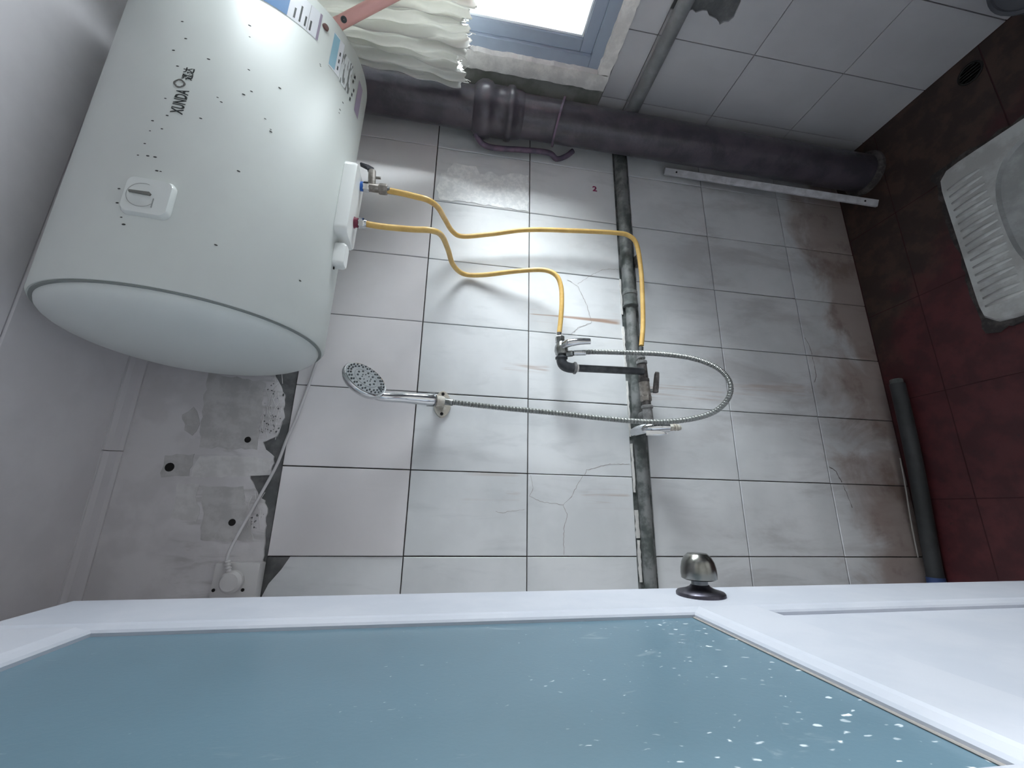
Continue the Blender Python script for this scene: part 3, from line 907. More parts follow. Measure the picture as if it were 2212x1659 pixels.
def dial_flat(u, v, off):
    ang = -4.2; n = hdir(ang); tz = (H2 * math.cos(math.radians(ang)) - H1 * math.sin(math.radians(ang)))
    return HC + HA * (-0.1435 + u) + tz * v + n * (HR + off)
RV, RF = [], []
for k in range(40):
    a0 = math.radians(-20 + 260 * k / 40); a1 = math.radians(-20 + 260 * (k + 1) / 40); b = len(RV)
    for a, r in ((a0, 0.0190), (a0, 0.0198), (a1, 0.0198), (a1, 0.0190)):
        RV.append(dial_flat(r * math.cos(a), 0.006 + r * math.sin(a), 0.0085))
    RF.append([b, b + 1, b + 2, b + 3])
emit('dial_scale', RV, RF, 'dial_line', dial)
prism('pointer', [(-0.0025, -0.008), (0.0005, -0.009), (0.0025, -0.007), (0.0008, 0.019), (-0.0020, 0.019)], 0.003, lambda u, v, d: tuple(dial_flat(u + 0.003, v + 0.003, 0.0112 - d)), 'dial_pointer', dial)
prism('index_line', [(-0.018, -0.0095), (-0.003, -0.0095), (-0.003, -0.0106), (-0.018, -0.0106)], 0.001, lambda u, v, d: tuple(dial_flat(u, v, 0.0090 - d)), 'dial_line', dial)

# stickers
def sticker(name, s0, s1, a0, a1, m, parent, off=0.0006, n=8):
    V, F = [], []
    for i in range(n + 1):
        a = a0 + (a1 - a0) * i / n
        V += [hs(s0, a, off), hs(s1, a, off)]
    for i in range(n):
        F.append([2 * i, 2 * i + 1, 2 * i + 3, 2 * i + 2])
    return emit(name, V, F, m, parent, True)
sa = sticker('sticker', 0.300, 0.366, -12.0, -48.0, 'sticker_white', heater)
tag(sa, 'white and blue energy label')
sticker('sticker_band', 0.300, 0.366, -12.0, -33.0, 'sticker_blue', sa, 0.0009)
sticker('sticker_band', 0.300, 0.366, -46.8, -48.0, 'sticker_lilac', sa, 0.0009)
for a in (-35.5, -38, -40.5, -43):
    sticker('print_line', 0.306, 0.330 if a != -38 else 0.345, a, a - 0.8, 'ink_black', sa, 0.0009, 2)
sticker('print_line', 0.302, 0.364, -42.0, -42.15, 'dial_line', sa, 0.0009, 2)
sb = sticker('sticker', 0.274, 0.360, -55.5, -63.0, 'sticker_white', heater)
tag(sb, 'small white label with pale blue band')
sticker('sticker_band', 0.277, 0.357, -55.7, -59.6, 'sticker_pale_blue', sb, 0.0009)
for s in (0.285, 0.303, 0.321):
    sticker('print_line', s, s + 0.010, -60.8, -61.6, 'ink_black', sb, 0.0009, 2)
sc_ = sticker('sticker', 0.268, 0.345, -63.2, -72.0, 'fine_print', heater)
tag(sc_, 'grey block of fine print')
for k in range(5):
    sticker('print_line', 0.262 + 0.016 * k, 0.270 + 0.016 * k, -73.5 - (k % 3), -74.6 - (k % 3), 'ink_black', sc_, 0.0009, 2)
sd = sticker('sticker', 0.262, 0.345, -80.0, -86.5, 'sticker_lilac', heater)
lathe('drip_plug', [(0.0075, 0), (0.006, 0.004), (0, 0.005)], hs(0.347, -50.5, -0.001), hdir(-50.5), 'rust_dot', heater, 16)
specks = [(0.196, 3.227), (0.162, -0.029), (0.134, 3.095), (0.133, -10.042), (0.104, -0.139), (0.233, -20.725), (0.21, -21.765), (0.144, -24.371), (0.143, -36.835), (0.105, -27.119), (0.092, -24.772), (0.066, -16.51), (0.06, -18.106), (0.038, 0.591), (0.007, -1.834), (-0.007, 2.646), (-0.026, 2.432), (-0.019, -1.427), (-0.05, 2.853), (-0.071, -2.023), (-0.071, 0.513), (-0.072, 3.946), (-0.094, -3.924), (-0.094, -5.19), (0.017, -12.985), (0.067, -34.175), (0.053, -37.03), (0.049, -37.232), (0.257, -51.594), (0.254, -51.932), (0.235, -69.079), (0.212, -67.948), (0.203, -67.75), (-0.052, -29.404), (-0.133, 6.846), (-0.157, 5.888), (-0.18, 2.94), (-0.191, 1.443), (-0.191, -28.037), (-0.189, -63.301)]
SV, SF = [], []
rn = random.Random(5)
for s, a in specks:
    b = len(SV); r = rn.uniform(0.0011, 0.0019)
    for k in range(7):
        t = 2 * PI * k / 7
        SV.append(hs(s + r * 0.75 * math.cos(t), a + math.degrees(r * 1.5 * math.sin(t) / HR), 0.0006))
    SF.append([b + k for k in range(7)])
tag(emit('fly_specks', SV, SF, 'fly_speck', heater), kind='stuff')

# port cover plate and thermostat box underneath
plate = heater_slab('port_cover', 0.048, -91.0, 0.175, 0.088, 0.016, 0.026, 'white_plastic', heater, 0.005, -0.004)
box_ = heater_slab('indicator_box', -0.078, -89.0, 0.052, 0.032, 0.008, 0.026, 'white_plastic', heater, 0.006, -0.004)
for ds in (-0.034, 0.034):
    lathe('screw', [(0.003, 0), (0.003, 0.002), (0, 0.0025)], hs(-0.078 + ds * 0.85, -89.0, 0.0), hdir(-89), 'void_black', box_, 10)

def nut(name, a, b, r, m, parent):
    a = Vector(a); b = Vector(b); h = (b - a).length
    return lathe(name, [(r * 0.90, 0), (r, h * 0.14), (r, h * 0.86), (r * 0.90, h)], a, b - a, m, parent, 6, None, None, False)
XC, XH, YP = 0.808, 0.711, -0.252
for x, m in ((XC, 'blue_collar'), (XH, 'red_collar')):
    lathe('port_collar', [(0.0155, 0.0), (0.0145, 0.006), (0.0105, 0.012), (0.0105, 0.017), (0, 0.017)], (x, YP, 1.632), (0, 0, -1), m, heater, 20)
    tag(COL.objects[-1], 'blue cold water port collar' if m == 'blue_collar' else 'red hot water port collar')

# safety valve on the cold port
sv = thing('safety_valve', (XC, YP, 1.566), 'grey brass pressure relief valve with small black lever under the water heater', 'valve')
nut('inlet_nut', (XC, YP, 1.616), (XC, YP, 1.602), 0.0115, 'chrome', sv)
cyl('valve_body', (XC, YP, 1.603), (XC, YP, 1.580), 0.0095, 'brass_grey', sv)
cyl('relief_branch', (XC, YP, 1.597), (XC + 0.043, YP - 0.004, 1.600), 0.0085, 'brass_grey', sv, 20, 0.001)
cyl('drain_nipple', (XC + 0.028, YP, 1.598), (XC + 0.030, YP, 1.580), 0.0032, 'brass_grey', sv, 12)
prism('lever', [(-0.010, 0.0), (0.006, 0.0), (0.004, 0.006), (-0.008, 0.011), (-0.026, 0.016), (-0.028, 0.013), (-0.012, 0.006)], 0.011, lambda u, v, d: (XC + 0.042 + v, YP - 0.010 + d, 1.600 - u), 'black_plastic', sv, 0.0008)
nut('outlet_nut', (XC, YP, 1.581), (XC, YP, 1.562), 0.0125, 'brass_grey', sv)

# ------------------------------------------------------------------ yellow hoses
def hose(name, pts, r, label, top_nut, cat='hose'):
    path = resample(catmull(pts, 12), 0.006)
    root = thing(name, pts[-1], label, cat, 'yellow connector hoses')
    tube('sleeve', path, r, 'yellow_sleeve', root, 14)
    return root
cold = [(0.8065, -0.252, 1.562), (0.804, -0.252, 1.53), (0.800, -0.252, 1.50), (0.798, -0.248, 1.470), (0.815, -0.205, 1.448), (0.842, -0.13, 1.432), (0.850, -0.070, 1.410), (0.855, -0.045, 1.380), (0.872, -0.047, 1.30), (0.900, -0.050, 1.19), (0.918, -0.050, 1.035),
        (0.923, -0.056, 0.925), (0.915, -0.062, 0.882), (0.885, -0.063, 0.858), (0.80, -0.062, 0.850), (0.70, -0.062, 0.852), (0.62, -0.062, 0.857), (0.558, -0.062, 0.866)]
hot = [(0.711, -0.252, 1.600), (0.709, -0.252, 1.56), (0.711, -0.252, 1.50), (0.717, -0.248, 1.456), (0.737, -0.205, 1.434), (0.745, -0.14, 1.418), (0.748, -0.065, 1.402), (0.752, -0.016, 1.370), (0.754, -0.018, 1.315), (0.762, -0.045, 1.22), (0.764, -0.062, 1.15),
       (0.748, -0.070, 1.115), (0.715, -0.070, 1.100), (0.665, -0.070, 1.098), (0.61, -0.070, 1.102), (0.567, -0.070, 1.107)]
hc = hose('yellow_hose', cold, 0.0068, 'longer yellow sleeved hose running from the blue port to the horizontal grey pipe', True)
hh = hose('yellow_hose', hot, 0.0068, 'shorter yellow sleeved hose running from the red port to the chrome mixer valve', True)
nut('hose_nut', (XH, YP, 1.6145), (XH, YP, 1.602), 0.0115, 'chrome', hh)
cyl('hose_nut_collar', (XH, YP, 1.603), (XH, YP, 1.597), 0.0090, 'chrome', hh)
cyl('ferrule', (0.553, -0.062, 0.867), (0.535, -0.062, 0.869), 0.0062, 'chrome_grey', hc)
cyl('ferrule', (XC - 0.001, YP, 1.563), (XC - 0.001, YP, 1.556), 0.0072, 'chrome_grey', hc)
cyl('ferrule', (0.571, -0.070, 1.107), (0.556, -0.070, 1.108), 0.0074, 'chrome', hh)

# ------------------------------------------------------------------ water pipe along the walls
wp = thing('water_pipe', (0.6, -0.012, 0.868), 'weathered grey horizontal water pipe set in a groove across the tiled wall', 'pipe')
PZ, PY = 0.866, -0.012
cyl('pipe_run', (-0.19, PY, PZ - 0.004), (0.33, PY, PZ), 0.0155, 'grey_pipe', wp, 20)
cyl('pipe_run', (0.33, PY, PZ), (0.725, PY, PZ + 0.001), 0.0150, 'grey_pipe', wp, 20)
cyl('pipe_run', (0.725, PY, PZ + 0.002), (1.36, PY, PZ + 0.004), 0.0185, 'grey_pipe', wp, 20)
lathe('pipe_coupling', [(0.018, 0), (0.0225, 0.003), (0.0225, 0.008), (0.0205, 0.010), (0.0205, 0.038), (0.0225, 0.040), (0.0225, 0.050), (0.018, 0.053)], (0.700, PY, PZ), (1, 0, 0), 'grey_pipe', wp, 24)
tag(prism('pipe_clip', [(0.845, 0.835), (0.862, 0.835), (0.862, 0.842), (0.880, 0.842), (0.880, 0.846), (0.845, 0.846)], 0.02, lambda u, v, d: (u, -0.022 + d, v - 0.006), 'brass_grey', wp), None)
wp2 = thing('side_water_pipe', (1.352, -0.5, 0.866), 'smooth grey horizontal water pipe below the window', 'pipe')
cyl('pipe_run', (1.3550, -0.105, 0.862), (1.3550, -1.015, 0.866), 0.0200, 'painted_pipe', wp2, 24)

# ------------------------------------------------------------------ mixer valve with its riser
AX = 0.476; AY = -0.072
rp = thing('riser_pipe', (AX, AY, 0.89), 'short black iron riser pipe with elbow below the chrome mixer valve', 'pipe')
cyl('riser', (AX + 0.002, AY, 0.872), (AX - 0.003, AY, 1.070), 0.0100, 'black_iron', rp, 20)
el = [(AX - 0.003, AY, 1.066), (AX - 0.003, AY, 1.080), (AX + 0.001, AY, 1.094), (AX + 0.010, AY, 1.101), (AX + 0.022, AY, 1.102)]
elp = resample(catmull(el, 8), 0.003)
elb = tube('elbow', elp, 0.0138, 'black_iron', rp, 18)
lathe('elbow_bead', [(0.014, 0), (0.0165, 0.002), (0.0165, 0.006), (0.014, 0.008)], (AX - 0.003, AY, 1.062), (0, 0, 1), 'galvanised', elb, 20)
lathe('elbow_bead', [(0.014, 0), (0.0165, 0.002), (0.0165, 0.006), (0.014, 0.008)], (AX + 0.018, AY, 1.102), (1, 0, 0), 'black_iron', elb, 20)
cyl('tape_ring', (AX - 0.003, AY, 1.057), (AX - 0.003, AY, 1.062), 0.0108, 'white_plaster', rp, 18)
mv = thing('mixer_valve', (0.52, AY, 1.08), 'chrome lever mixer valve at the end of the shorter yellow hose', 'valve')
VZ = 1.102
cyl('inlet_collar', (AX + 0.022, AY, VZ), (AX + 0.032, AY, VZ), 0.0095, 'chrome_dull', mv, 20)
lathe('valve_body', [(0.010, 0), (0.0155, 0.004), (0.0185, 0.014), (0.0175, 0.026), (0.0135, 0.036), (0.0115, 0.040)], (AX + 0.028, AY, VZ), (1, 0, 0), 'chrome_dull', mv, 28)
nut('hose_nut', (0.541, AY, VZ + 0.003), (0.560, AY, VZ + 0.004), 0.0125, 'chrome_dull', mv)
# lever: a drooping tongue in front of the body
lev = [(0.530, AY - 0.014, VZ - 0.002), (0.532, AY - 0.026, VZ - 0.012), (0.535, AY - 0.032, VZ - 0.030), (0.537, AY - 0.035, VZ - 0.050), (0.538, AY - 0.036, VZ - 0.068)]
lp = resample(catmull(lev, 8), 0.003)
n = len(lp)
tube('lever', lp, [0.0125 - 0.0040 * (i / (n - 1)) for i in range(n)], 'chrome', mv, 18, flat=0.75)
cyl('outlet', (0.508, AY - 0.006, VZ - 0.010), (0.510, AY - 0.012, VZ - 0.028), 0.0085, 'chrome_dull', mv, 18, 0.001)

# ------------------------------------------------------------------ shower hose, bracket, head
sh = [(0.511, AY - 0.0135, 1.066), (0.515, -0.092, 1.02), (0.518, -0.098, 0.93), (0.519, -0.106, 0.83), (0.508, -0.118, 0.745), (0.480, -0.130, 0.685), (0.440, -0.137, 0.662), (0.398, -0.135, 0.672), (0.360, -0.128, 0.715), (0.338, -0.118, 0.79),
      (0.331, -0.104, 0.883), (0.337, -0.090, 1.00), (0.346, -0.080, 1.12), (0.354, -0.070, 1.26), (0.364, -0.060, 1.392)]
path = resample(catmull(sh, 14), 0.0012)
radii = [0.0065 + 0.0010 * math.cos(2 * PI * i * 0.0012 / 0.0042) for i in range(len(path))]
hs_root = thing('shower_hose', (0.44, -0.137, 0.655), 'ribbed stainless steel shower hose hanging in a long loop', 'hose')
V, F = tube_vf(path, radii, 10)
emit('hose_coil', V, F, 'steel_hose', hs_root, True, None, 60)
cyl('hose_end', (0.5105, AY - 0.0125, 1.0735), (0.513, -0.088, 1.040), 0.0078, 'chrome', hs_root, 18, 0.001)
cyl('hose_end', (0.3625, -0.0615, 1.380), (0.3665, -0.0575, 1.412), 0.0085, 'chrome_dull', hs_root, 18, 0.001)

br = thing('shower_bracket', (0.370, 0.0, 1.39), 'cream plastic shower head bracket screwed to the tiled wall', 'bracket')
out = []
for k in range(36):
    a = 2 * PI * k / 36
    rx = 0.036; rz = 0.0225 * (1 - 0.25 * abs(math.cos(a)) ** 2)
    out.append((0.370 + rx * math.cos(a), 1.406 + rz * math.sin(a)))
prism('base_plate', out, 0.007, lambda u, v, d: (u, -0.007 + d, v), 'cream_plastic', br, 0.002)
box('arm', (0.359, -0.048, 1.402), (0.379, -0.004, 1.422), 'cream_plastic', br, 0.004)
lathe('cradle', [(0.0095, 0.0), (0.0125, 0.0), (0.0140, 0.020), (0.0110, 0.020), (0.0095, 0.0)], (0.3655, -0.056, 1.404), (-0.06, -0.35, 1), 'cream_plastic', br, 24)
for x in (0.397, 0.344):
    lathe('screw', [(0.0042, 0), (0.0042, 0.0015), (0, 0.001)], (x, -0.0068, 1.406), (0, -1, 0), 'void_black', br, 14)
box('bracket_clip', (0.374, -0.062, 1.424), (0.385, -0.030, 1.440), 'chrome_grey', br, 0.003)

sd_ = thing('hand_shower', (0.366, -0.06, 1.41), 'chrome handheld shower with round grey spray face resting in its bracket', 'shower')
HCN = Vector((0.384, -0.130, 1.585)); HN = Vector((0.58, -0.60, -0.55)).normalized(); HMJ = Vector((-0.596, 0.129, -0.792)); HMJ = (HMJ - HN * HMJ.dot(HN)).normalized()
joint = HCN + HMJ * 0.046 - HN * 0.010
hp = [(0.3672, -0.0585, 1.426), (0.3650, -0.068, 1.445), (0.3610, -0.088, 1.495), tuple(joint + Vector((0.003, 0.002, -0.012))), tuple(joint - HMJ * 0.014)]
hpath = resample(catmull(hp, 10), 0.004); n = len(hpath)
tube('handle', hpath, [0.0158 - 0.0048 * min(1.0, 1.15 * i / (n - 1)) for i in range(n)], 'chrome', sd_, 24)
cyl('handle_collar', hp[0], Vector(hp[0]) + Vector((-0.0012, -0.0055, 0.018)), 0.0165, 'chrome_grey', sd_, 20, 0.001)
lathe('head_shell', [(0, -0.022), (0.018, -0.021), (0.036, -0.016), (0.049, -0.008), (0.0535, 0.0), (0.0535, 0.006), (0.0515, 0.008), (0.049, 0.0075)], HCN, HN, 'chrome', sd_, 48, 50)
face = lathe('spray_face', [(0.0495, 0.004), (0.0490, 0.0085), (0.0300, 0.0092), (0.0295, 0.0085), (0.0285, 0.0085), (0.0280, 0.0095), (0, 0.0098)], HCN, HN, 'spray_face', sd_, 48, 25)
NV, NF = [], []
fx, fy, fz = frame(HN)
def nozzle(r, a, rad, h=0.0034):
    global NV, NF
    c = HCN + (fx * math.cos(a) + fy * math.sin(a)) * r + HN * 0.0086
    V, F = lathe_vf([(rad, 0), (rad * 0.75, h), (0, h * 1.05)], c, HN, 8)
    NF += [[i + len(NV) for i in f] for f in F]; NV += V
for k in range(26): nozzle(0.0445, 2 * PI * k / 26, 0.0020)
for k in range(22): nozzle(0.0380, 2 * PI * (k + 0.5) / 22, 0.0022)
for k in range(10): nozzle(0.0215, 2 * PI * k / 10, 0.0026)
for k in range(8): nozzle(0.0110, 2 * PI * (k + 0.5) / 8, 0.0013)
tag(emit('nozzles', NV, NF, 'nozzle_grey', face, True), kind='stuff')
box('spray_selector', joint + HN * 0.010 + Vector((0.004, -0.006, -0.004)), joint + HN * 0.010 + Vector((0.018, 0.006, 0.006)), 'nozzle_grey', sd_, 0.003)

# ------------------------------------------------------------------ cold water fittings on the pipe
bv = thing('ball_valve', (0.44, -0.06, 0.85), 'tarnished ball valve and tee fitting where the longer yellow hose meets the pipe', 'valve')
CY = -0.062
cz = lambda x: 0.864 + (x - 0.40) * 0.05
def seg(name, x0, x1, r, m, kind='cyl', parent=bv):
    a = (x0, CY, cz(x0)); b = (x1, CY, cz(x1))
    if kind == 'nut': return nut(name, a, b, r, m, parent)
    return cyl(name, a, b, r, m, parent, 22, min(0.0012, abs(x1 - x0) * 0.3))
seg('adapter', 0.537, 0.522, 0.0095, 'galvanised', 'nut')
seg('adapter', 0.523, 0.517, 0.0115, 'galvanised')
seg('adapter', 0.518, 0.510, 0.0095, 'chrome_dull')
seg('tee_collar', 0.511, 0.502, 0.0150, 'galvanised')
seg('tee_body', 0.503, 0.458, 0.0128, 'rusty_iron')
seg('tee_collar', 0.460, 0.450, 0.0148, 'rusty_iron')
seg('valve_body', 0.451, 0.410, 0.0142, 'brass_grey')
seg('union_nut', 0.412, 0.396, 0.0150, 'brass_grey', 'nut')
seg('union_neck', 0.397, 0.384, 0.0115, 'rusty_iron')
seg('end_collar', 0.385, 0.376, 0.0155, 'galvanised')
seg('end_elbow', 0.378, 0.335, 0.0130, 'galvanised')
cyl('wall_branch', (0.362, CY, cz(0.362)), (0.362, -0.0285, cz(0.362)), 0.0130, 'galvanised', bv, 20)
cyl('stem', (0.426, CY, cz(0.426)), (0.426, CY - 0.006, cz(0.426) - 0.024), 0.0055, 'chrome_dull', bv, 14)
prism('lever', [(-0.010, -0.006), (0.004, -0.0075), (0.030, -0.0065), (0.046, -0.004), (0.050, 0.001), (0.044, 0.006), (0.028, 0.0065), (0.004, 0.0075), (-0.010, 0.006)], 0.010, lambda u, v, d: (0.428 + u, CY - 0.016 + v, cz(0.426) - 0.018 - u * 0.16 - d), 'rusty_iron', bv, 0.001)
lathe('lever_screw', [(0.0055, 0), (0.0055, 0.004), (0.003, 0.006), (0, 0.006)], (0.424, CY - 0.012, cz(0.426) - 0.026), (0, -0.3, -1), 'galvanised', bv, 12)

tp = thing('wall_tap', (0.318, -0.08, 0.79), 'small chrome tap with a ribbed hose spout on the horizontal grey pipe', 'tap')
body = [(0.318, -0.020, 0.884), (0.318, -0.050, 0.884), (0.319, -0.076, 0.874), (0.321, -0.088, 0.848), (0.322, -0.090, 0.822)]
bp = resample(catmull(body, 8), 0.003); n = len(bp)
tube('tap_body', bp, [0.0125 + 0.0025 * math.sin(PI * i / (n - 1)) for i in range(n)], 'chrome', tp, 20)
prism('tap_handle', [(-0.013, 0.004), (0.013, 0.004), (0.010, -0.030), (0.004, -0.046), (-0.004, -0.046), (-0.010, -0.030)], 0.007, lambda u, v, d: (0.306 + u * 0.5 - d * 0.3, -0.094 + v * 0.18, 0.885 + v - d), 'chrome', tp, 0.002)
nut('spout_nut', (0.322, -0.090, 0.826), (0.323, -0.091, 0.812), 0.0105, 'cream_plastic', tp)
lathe('hose_barb', [(0.0075, 0), (0.0095, 0.002), (0.0075, 0.008), (0.0095, 0.009), (0.0072, 0.016), (0.0088, 0.017), (0.0066, 0.024), (0, 0.024)], (0.323, -0.091, 0.813), (0.01, -0.02, -1), 'cream_plastic', tp, 20)

# ------------------------------------------------------------------ soil pipe in the corner
def sp_(z): return Vector((1.274 + 0.014 * (z - 1.0), -0.092 + 0.010 * (z - 1.0), z))
sax = (sp_(2.0) - sp_(1.0)).normalized()
soil = thing('soil_pipe', sp_(0.0), 'thick dark purple vertical soil pipe in the corner', 'pipe')
lathe('lower_pipe', [(0.0605, 0.0), (0.0605, 1.26)], sp_(0.0), sax, 'soil_pipe_paint', soil, 48)
lathe('upper_pipe', [(0.0605, 1.27), (0.0605, 2.135)], sp_(0.0), sax, 'soil_pipe_paint', soil, 48)
lathe('socket_hub', [(0.062, 1.222), (0.066, 1.232), (0.0685, 1.250), (0.0745, 1.254), (0.0760, 1.262), (0.0745, 1.270), (0.0690, 1.274), (0.0690, 1.315), (0.0755, 1.320), (0.0800, 1.334), (0.0785, 1.350), (0.070, 1.364), (0.0615, 1.372), (0.060, 1.373)], sp_(0.0), sax, 'soil_pipe_paint', soil, 48, 60)
# slanting holder ring
tilt = (sax + Vector((-0.10, -0.06, 0.0))).normalized()
lathe('holder_ring', [(0.0600, -0.003), (0.0700, -0.003), (0.0705, 0.003), (0.0600, 0.003), (0.0600, -0.003)], sp_(1.105), (sax + Vector((0.24, 0.06, 0))).normalized(), 'purple_strap', soil, 48, 30)
st_ = [(1.214, -0.060, 1.362), (1.197, -0.040, 1.332), (1.201, -0.030, 1.287), (1.210, -0.030, 1.205), (1.214, -0.030, 1.122), (1.213, -0.012, 1.09), (1.228, -0.014, 1.058), (1.246, -0.022, 1.036)]
V, F = tube_vf(resample(catmull(st_, 8), 0.006), 0.0085, 8)
emit('strap', V, F, 'purple_strap', soil, True)
lathe('floor_collar', [(0.075, -0.002), (0.073, 0.008), (0.066, 0.014), (0.0625, 0.015)], sp_(0.0), sax, 'cement_edge', soil, 32)

# ------------------------------------------------------------------ white trunking strip leaning in the corner
a = Vector((1.226, -0.020, 0.712)); b = Vector((1.121, -0.124, 0.004))
ax = (a - b).normalized(); side = Vector((0.94, -0.34, 0)).normalized(); side = (side - ax * side.dot(ax)).normalized(); nrm = ax.cross(side).normalized()
if nrm.y > 0: nrm = -nrm
strip = thing('trunking_strip', b, 'thin white plastic trunking strip leaning beside the dark soil pipe', 'strip')
L = (a - b).length
prism('strip_body', [(-0.011, 0), (0.011, 0), (0.011, L), (-0.011, L)], 0.010, lambda u, v, d: tuple(b + side * u + ax * v - nrm * d), 'trunking_white', strip, 0.0012)
for v in (0.045, L - 0.04):
    lathe('fixing_hole', [(0.0032, 0), (0.0032, 0.0006), (0, 0.0005)], b + ax * v + nrm * 0.0001, nrm, 'void_black', strip, 12)

# ------------------------------------------------------------------ squat toilet
toi = thing('squat_toilet', (0.83, -0.52, 0.0), 'white ceramic squat toilet pan with ribbed footrests set in the floor', 'toilet')
TX0, TX1, TY0, TY1, TZ = 0.592, 1.070, -0.300, -0.742, 0.026
cx, cy = (TX0 + TX1) / 2, (TY0 + TY1) / 2
outer = rrect(TX1 - TX0, TY0 - TY1, 0.035, 8)
def bowl_pt(a, rx, ry, ox=0.0):
    c, s = math.cos(a), math.sin(a)
    e = 2.6
    return (ox + rx * math.copysign(abs(c) ** (2 / e), c), ry * math.copysign(abs(s) ** (2 / e), s))
N = 72
def out_pt(a):
    # rounded rectangle sampled by angle
    w, h, r = (TX1 - TX0) / 2, (TY0 - TY1) / 2, 0.03
    c, s = math.cos(a), math.sin(a)
    e = 14
    k = (abs(c / w) ** e + abs(s / h) ** e) ** (-1 / e)
    return (k * c, k * s)
rings = []
for i in range(N):
    pass
def ringpts(f, z):
    return [Vector((cx + p[0], cy + p[1], z)) for p in f]
AN = [2 * PI * i / N for i in range(N)]
R1 = ringpts([tuple(1.004 * q for q in out_pt(a)) for a in AN], -0.002)
R2 = ringpts([out_pt(a) for a in AN], TZ - 0.006)
R3 = ringpts([tuple(0.985 * q for q in out_pt(a)) for a in AN], TZ)
BX, BY = 0.192, 0.122
R4 = ringpts([bowl_pt(a, BX, BY) for a in AN], TZ)
R5 = ringpts([bowl_pt(a, BX - 0.006, BY - 0.006) for a in AN], TZ - 0.008)
R6 = ringpts([bowl_pt(a, BX - 0.035, BY - 0.032) for a in AN], TZ - 0.011)
R7 = ringpts([bowl_pt(a, BX - 0.042, BY - 0.040) for a in AN], TZ - 0.015)
def skin(name, rs_, m, parent, capend=False):
    V, F = [], []
    for r in rs_: V += r
    for k in range(len(rs_) - 1):
        for i in range(N):
            j = (i + 1) % N
            F.append([k * N + i, k * N + j, (k + 1) * N + j, (k + 1) * N + i])
    if capend: F.append([(len(rs_) - 1) * N + i for i in range(N)])
    return emit(name, V, F, m, parent, True, None, 40)
skin('pan_rim', [R1, R2, R3, R4], 'ceramic', toi)
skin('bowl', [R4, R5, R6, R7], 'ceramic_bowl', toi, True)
lathe('bowl_outlet', [(0.040, 0.0), (0.036, 0.001), (0.0, 0.0012)], (cx - 0.11, cy, TZ - 0.0152), (0, 0, 1), 'void_black', toi, 28)
for sy in (1, -1):
    for k in range(17):
        x = 0.640 + 0.0228 * k
        y0 = cy + sy * (TY0 - TY1) / 2 * 0.93; y1 = cy + sy * (BY + 0.006)
        V, F = tube_vf([(x, y0, TZ - 0.001), (x + 0.002, (y0 + y1) / 2, TZ), (x + 0.004, y1, TZ - 0.001)], [0.0035, 0.0062, 0.0035], 8, True, 0.6)
        emit('footrest_rib', V, F, 'ceramic', toi, True)
ce = jag([(TX0 - 0.016, TY0 + 0.012), (TX1 + 0.022, TY0 + 0.02), (TX1 + 0.014, TY1 - 0.01), (TX0 - 0.012, TY1 - 0.01)], 0.006, 0.02, 77)
prism('cement_bed', ce, 0.008, lambda u, v, d: (u, v, 0.007 - d), 'cement_edge', toi)

# ------------------------------------------------------------------ floor drain, waste hose, basin
fd = thing('floor_drain', (1.312, -0.428, 0.0), 'small black round floor drain beside the squat toilet', 'drain')
lathe('drain_rim', [(0.030, 0.0), (0.030, 0.003), (0.026, 0.004), (0.025, 0.0015)], (1.312, -0.428, 0.0), (0, 0, 1), 'drain_black', fd, 28)
lathe('drain_cup', [(0.0255, 0.0015), (0.010, 0.0008), (0, 0.0012)], (1.312, -0.428, 0.0), (0, 0, 1), 'void_black', fd, 28)
for k in range(-2, 3):
    w = math.sqrt(0.024 ** 2 - (k * 0.009) ** 2)
    box('grate_bar', (1.312 + k * 0.009 - 0.0015, -0.428 - w, 0.001), (1.312 + k * 0.009 + 0.0015, -0.428 + w, 0.0034), 'drain_black', fd)

wh = thing('waste_hose', (0.25, -0.05, 0.0), 'dark grey hose lying on the floor along the tiled wall', 'hose')
wpts = [(0.505, -0.054, 0.020), (0.47, -0.054, 0.020), (0.36, -0.052, 0.020), (0.25, -0.048, 0.020), (0.12, -0.040, 0.020), (0.0, -0.032, 0.020), (-0.06, -0.029, 0.020)]
tube('hose_wall', resample(catmull(wpts, 10), 0.008), 0.0195, 'rubber_hose', wh, 18)
tube('taped_end', [(-0.05, -0.029, 0.020), (-0.19, -0.026, 0.020)], 0.021, 'blue_tape', wh, 18)
cyl('end_bush', (0.500, -0.054, 0.020), (0.520, -0.054, 0.020), 0.0165, 'grey_pipe', wh, 18, 0.002)
V, F = tube_vf(resample(catmull([(0.28, -0.022, 0.034), (0.2, -0.018, 0.034), (0.1, -0.012, 0.036), (0.0, -0.008, 0.036)], 8), 0.01), 0.0022, 6)
emit('sealant_bead', V, F, 'sealant', wh, True)

bk = thing('plastic_bucket', (1.264, -0.700, 0.0), 'dark navy plastic bucket standing by the window wall', 'bucket')
lathe('bucket_shell', [(0.085, 0.0), (0.088, 0.004), (0.104, 0.20), (0.101, 0.20), (0.086, 0.012), (0, 0.010)], (1.264, -0.700, 0.0), (0, 0, 1), 'navy_plastic', bk, 40)
lathe('bucket_rim', [(0.103, 0.194), (0.109, 0.195), (0.110, 0.203), (0.103, 0.205), (0.100, 0.201)], (1.264, -0.700, 0.0), (0, 0, 1), 'grey_rim', bk, 40)

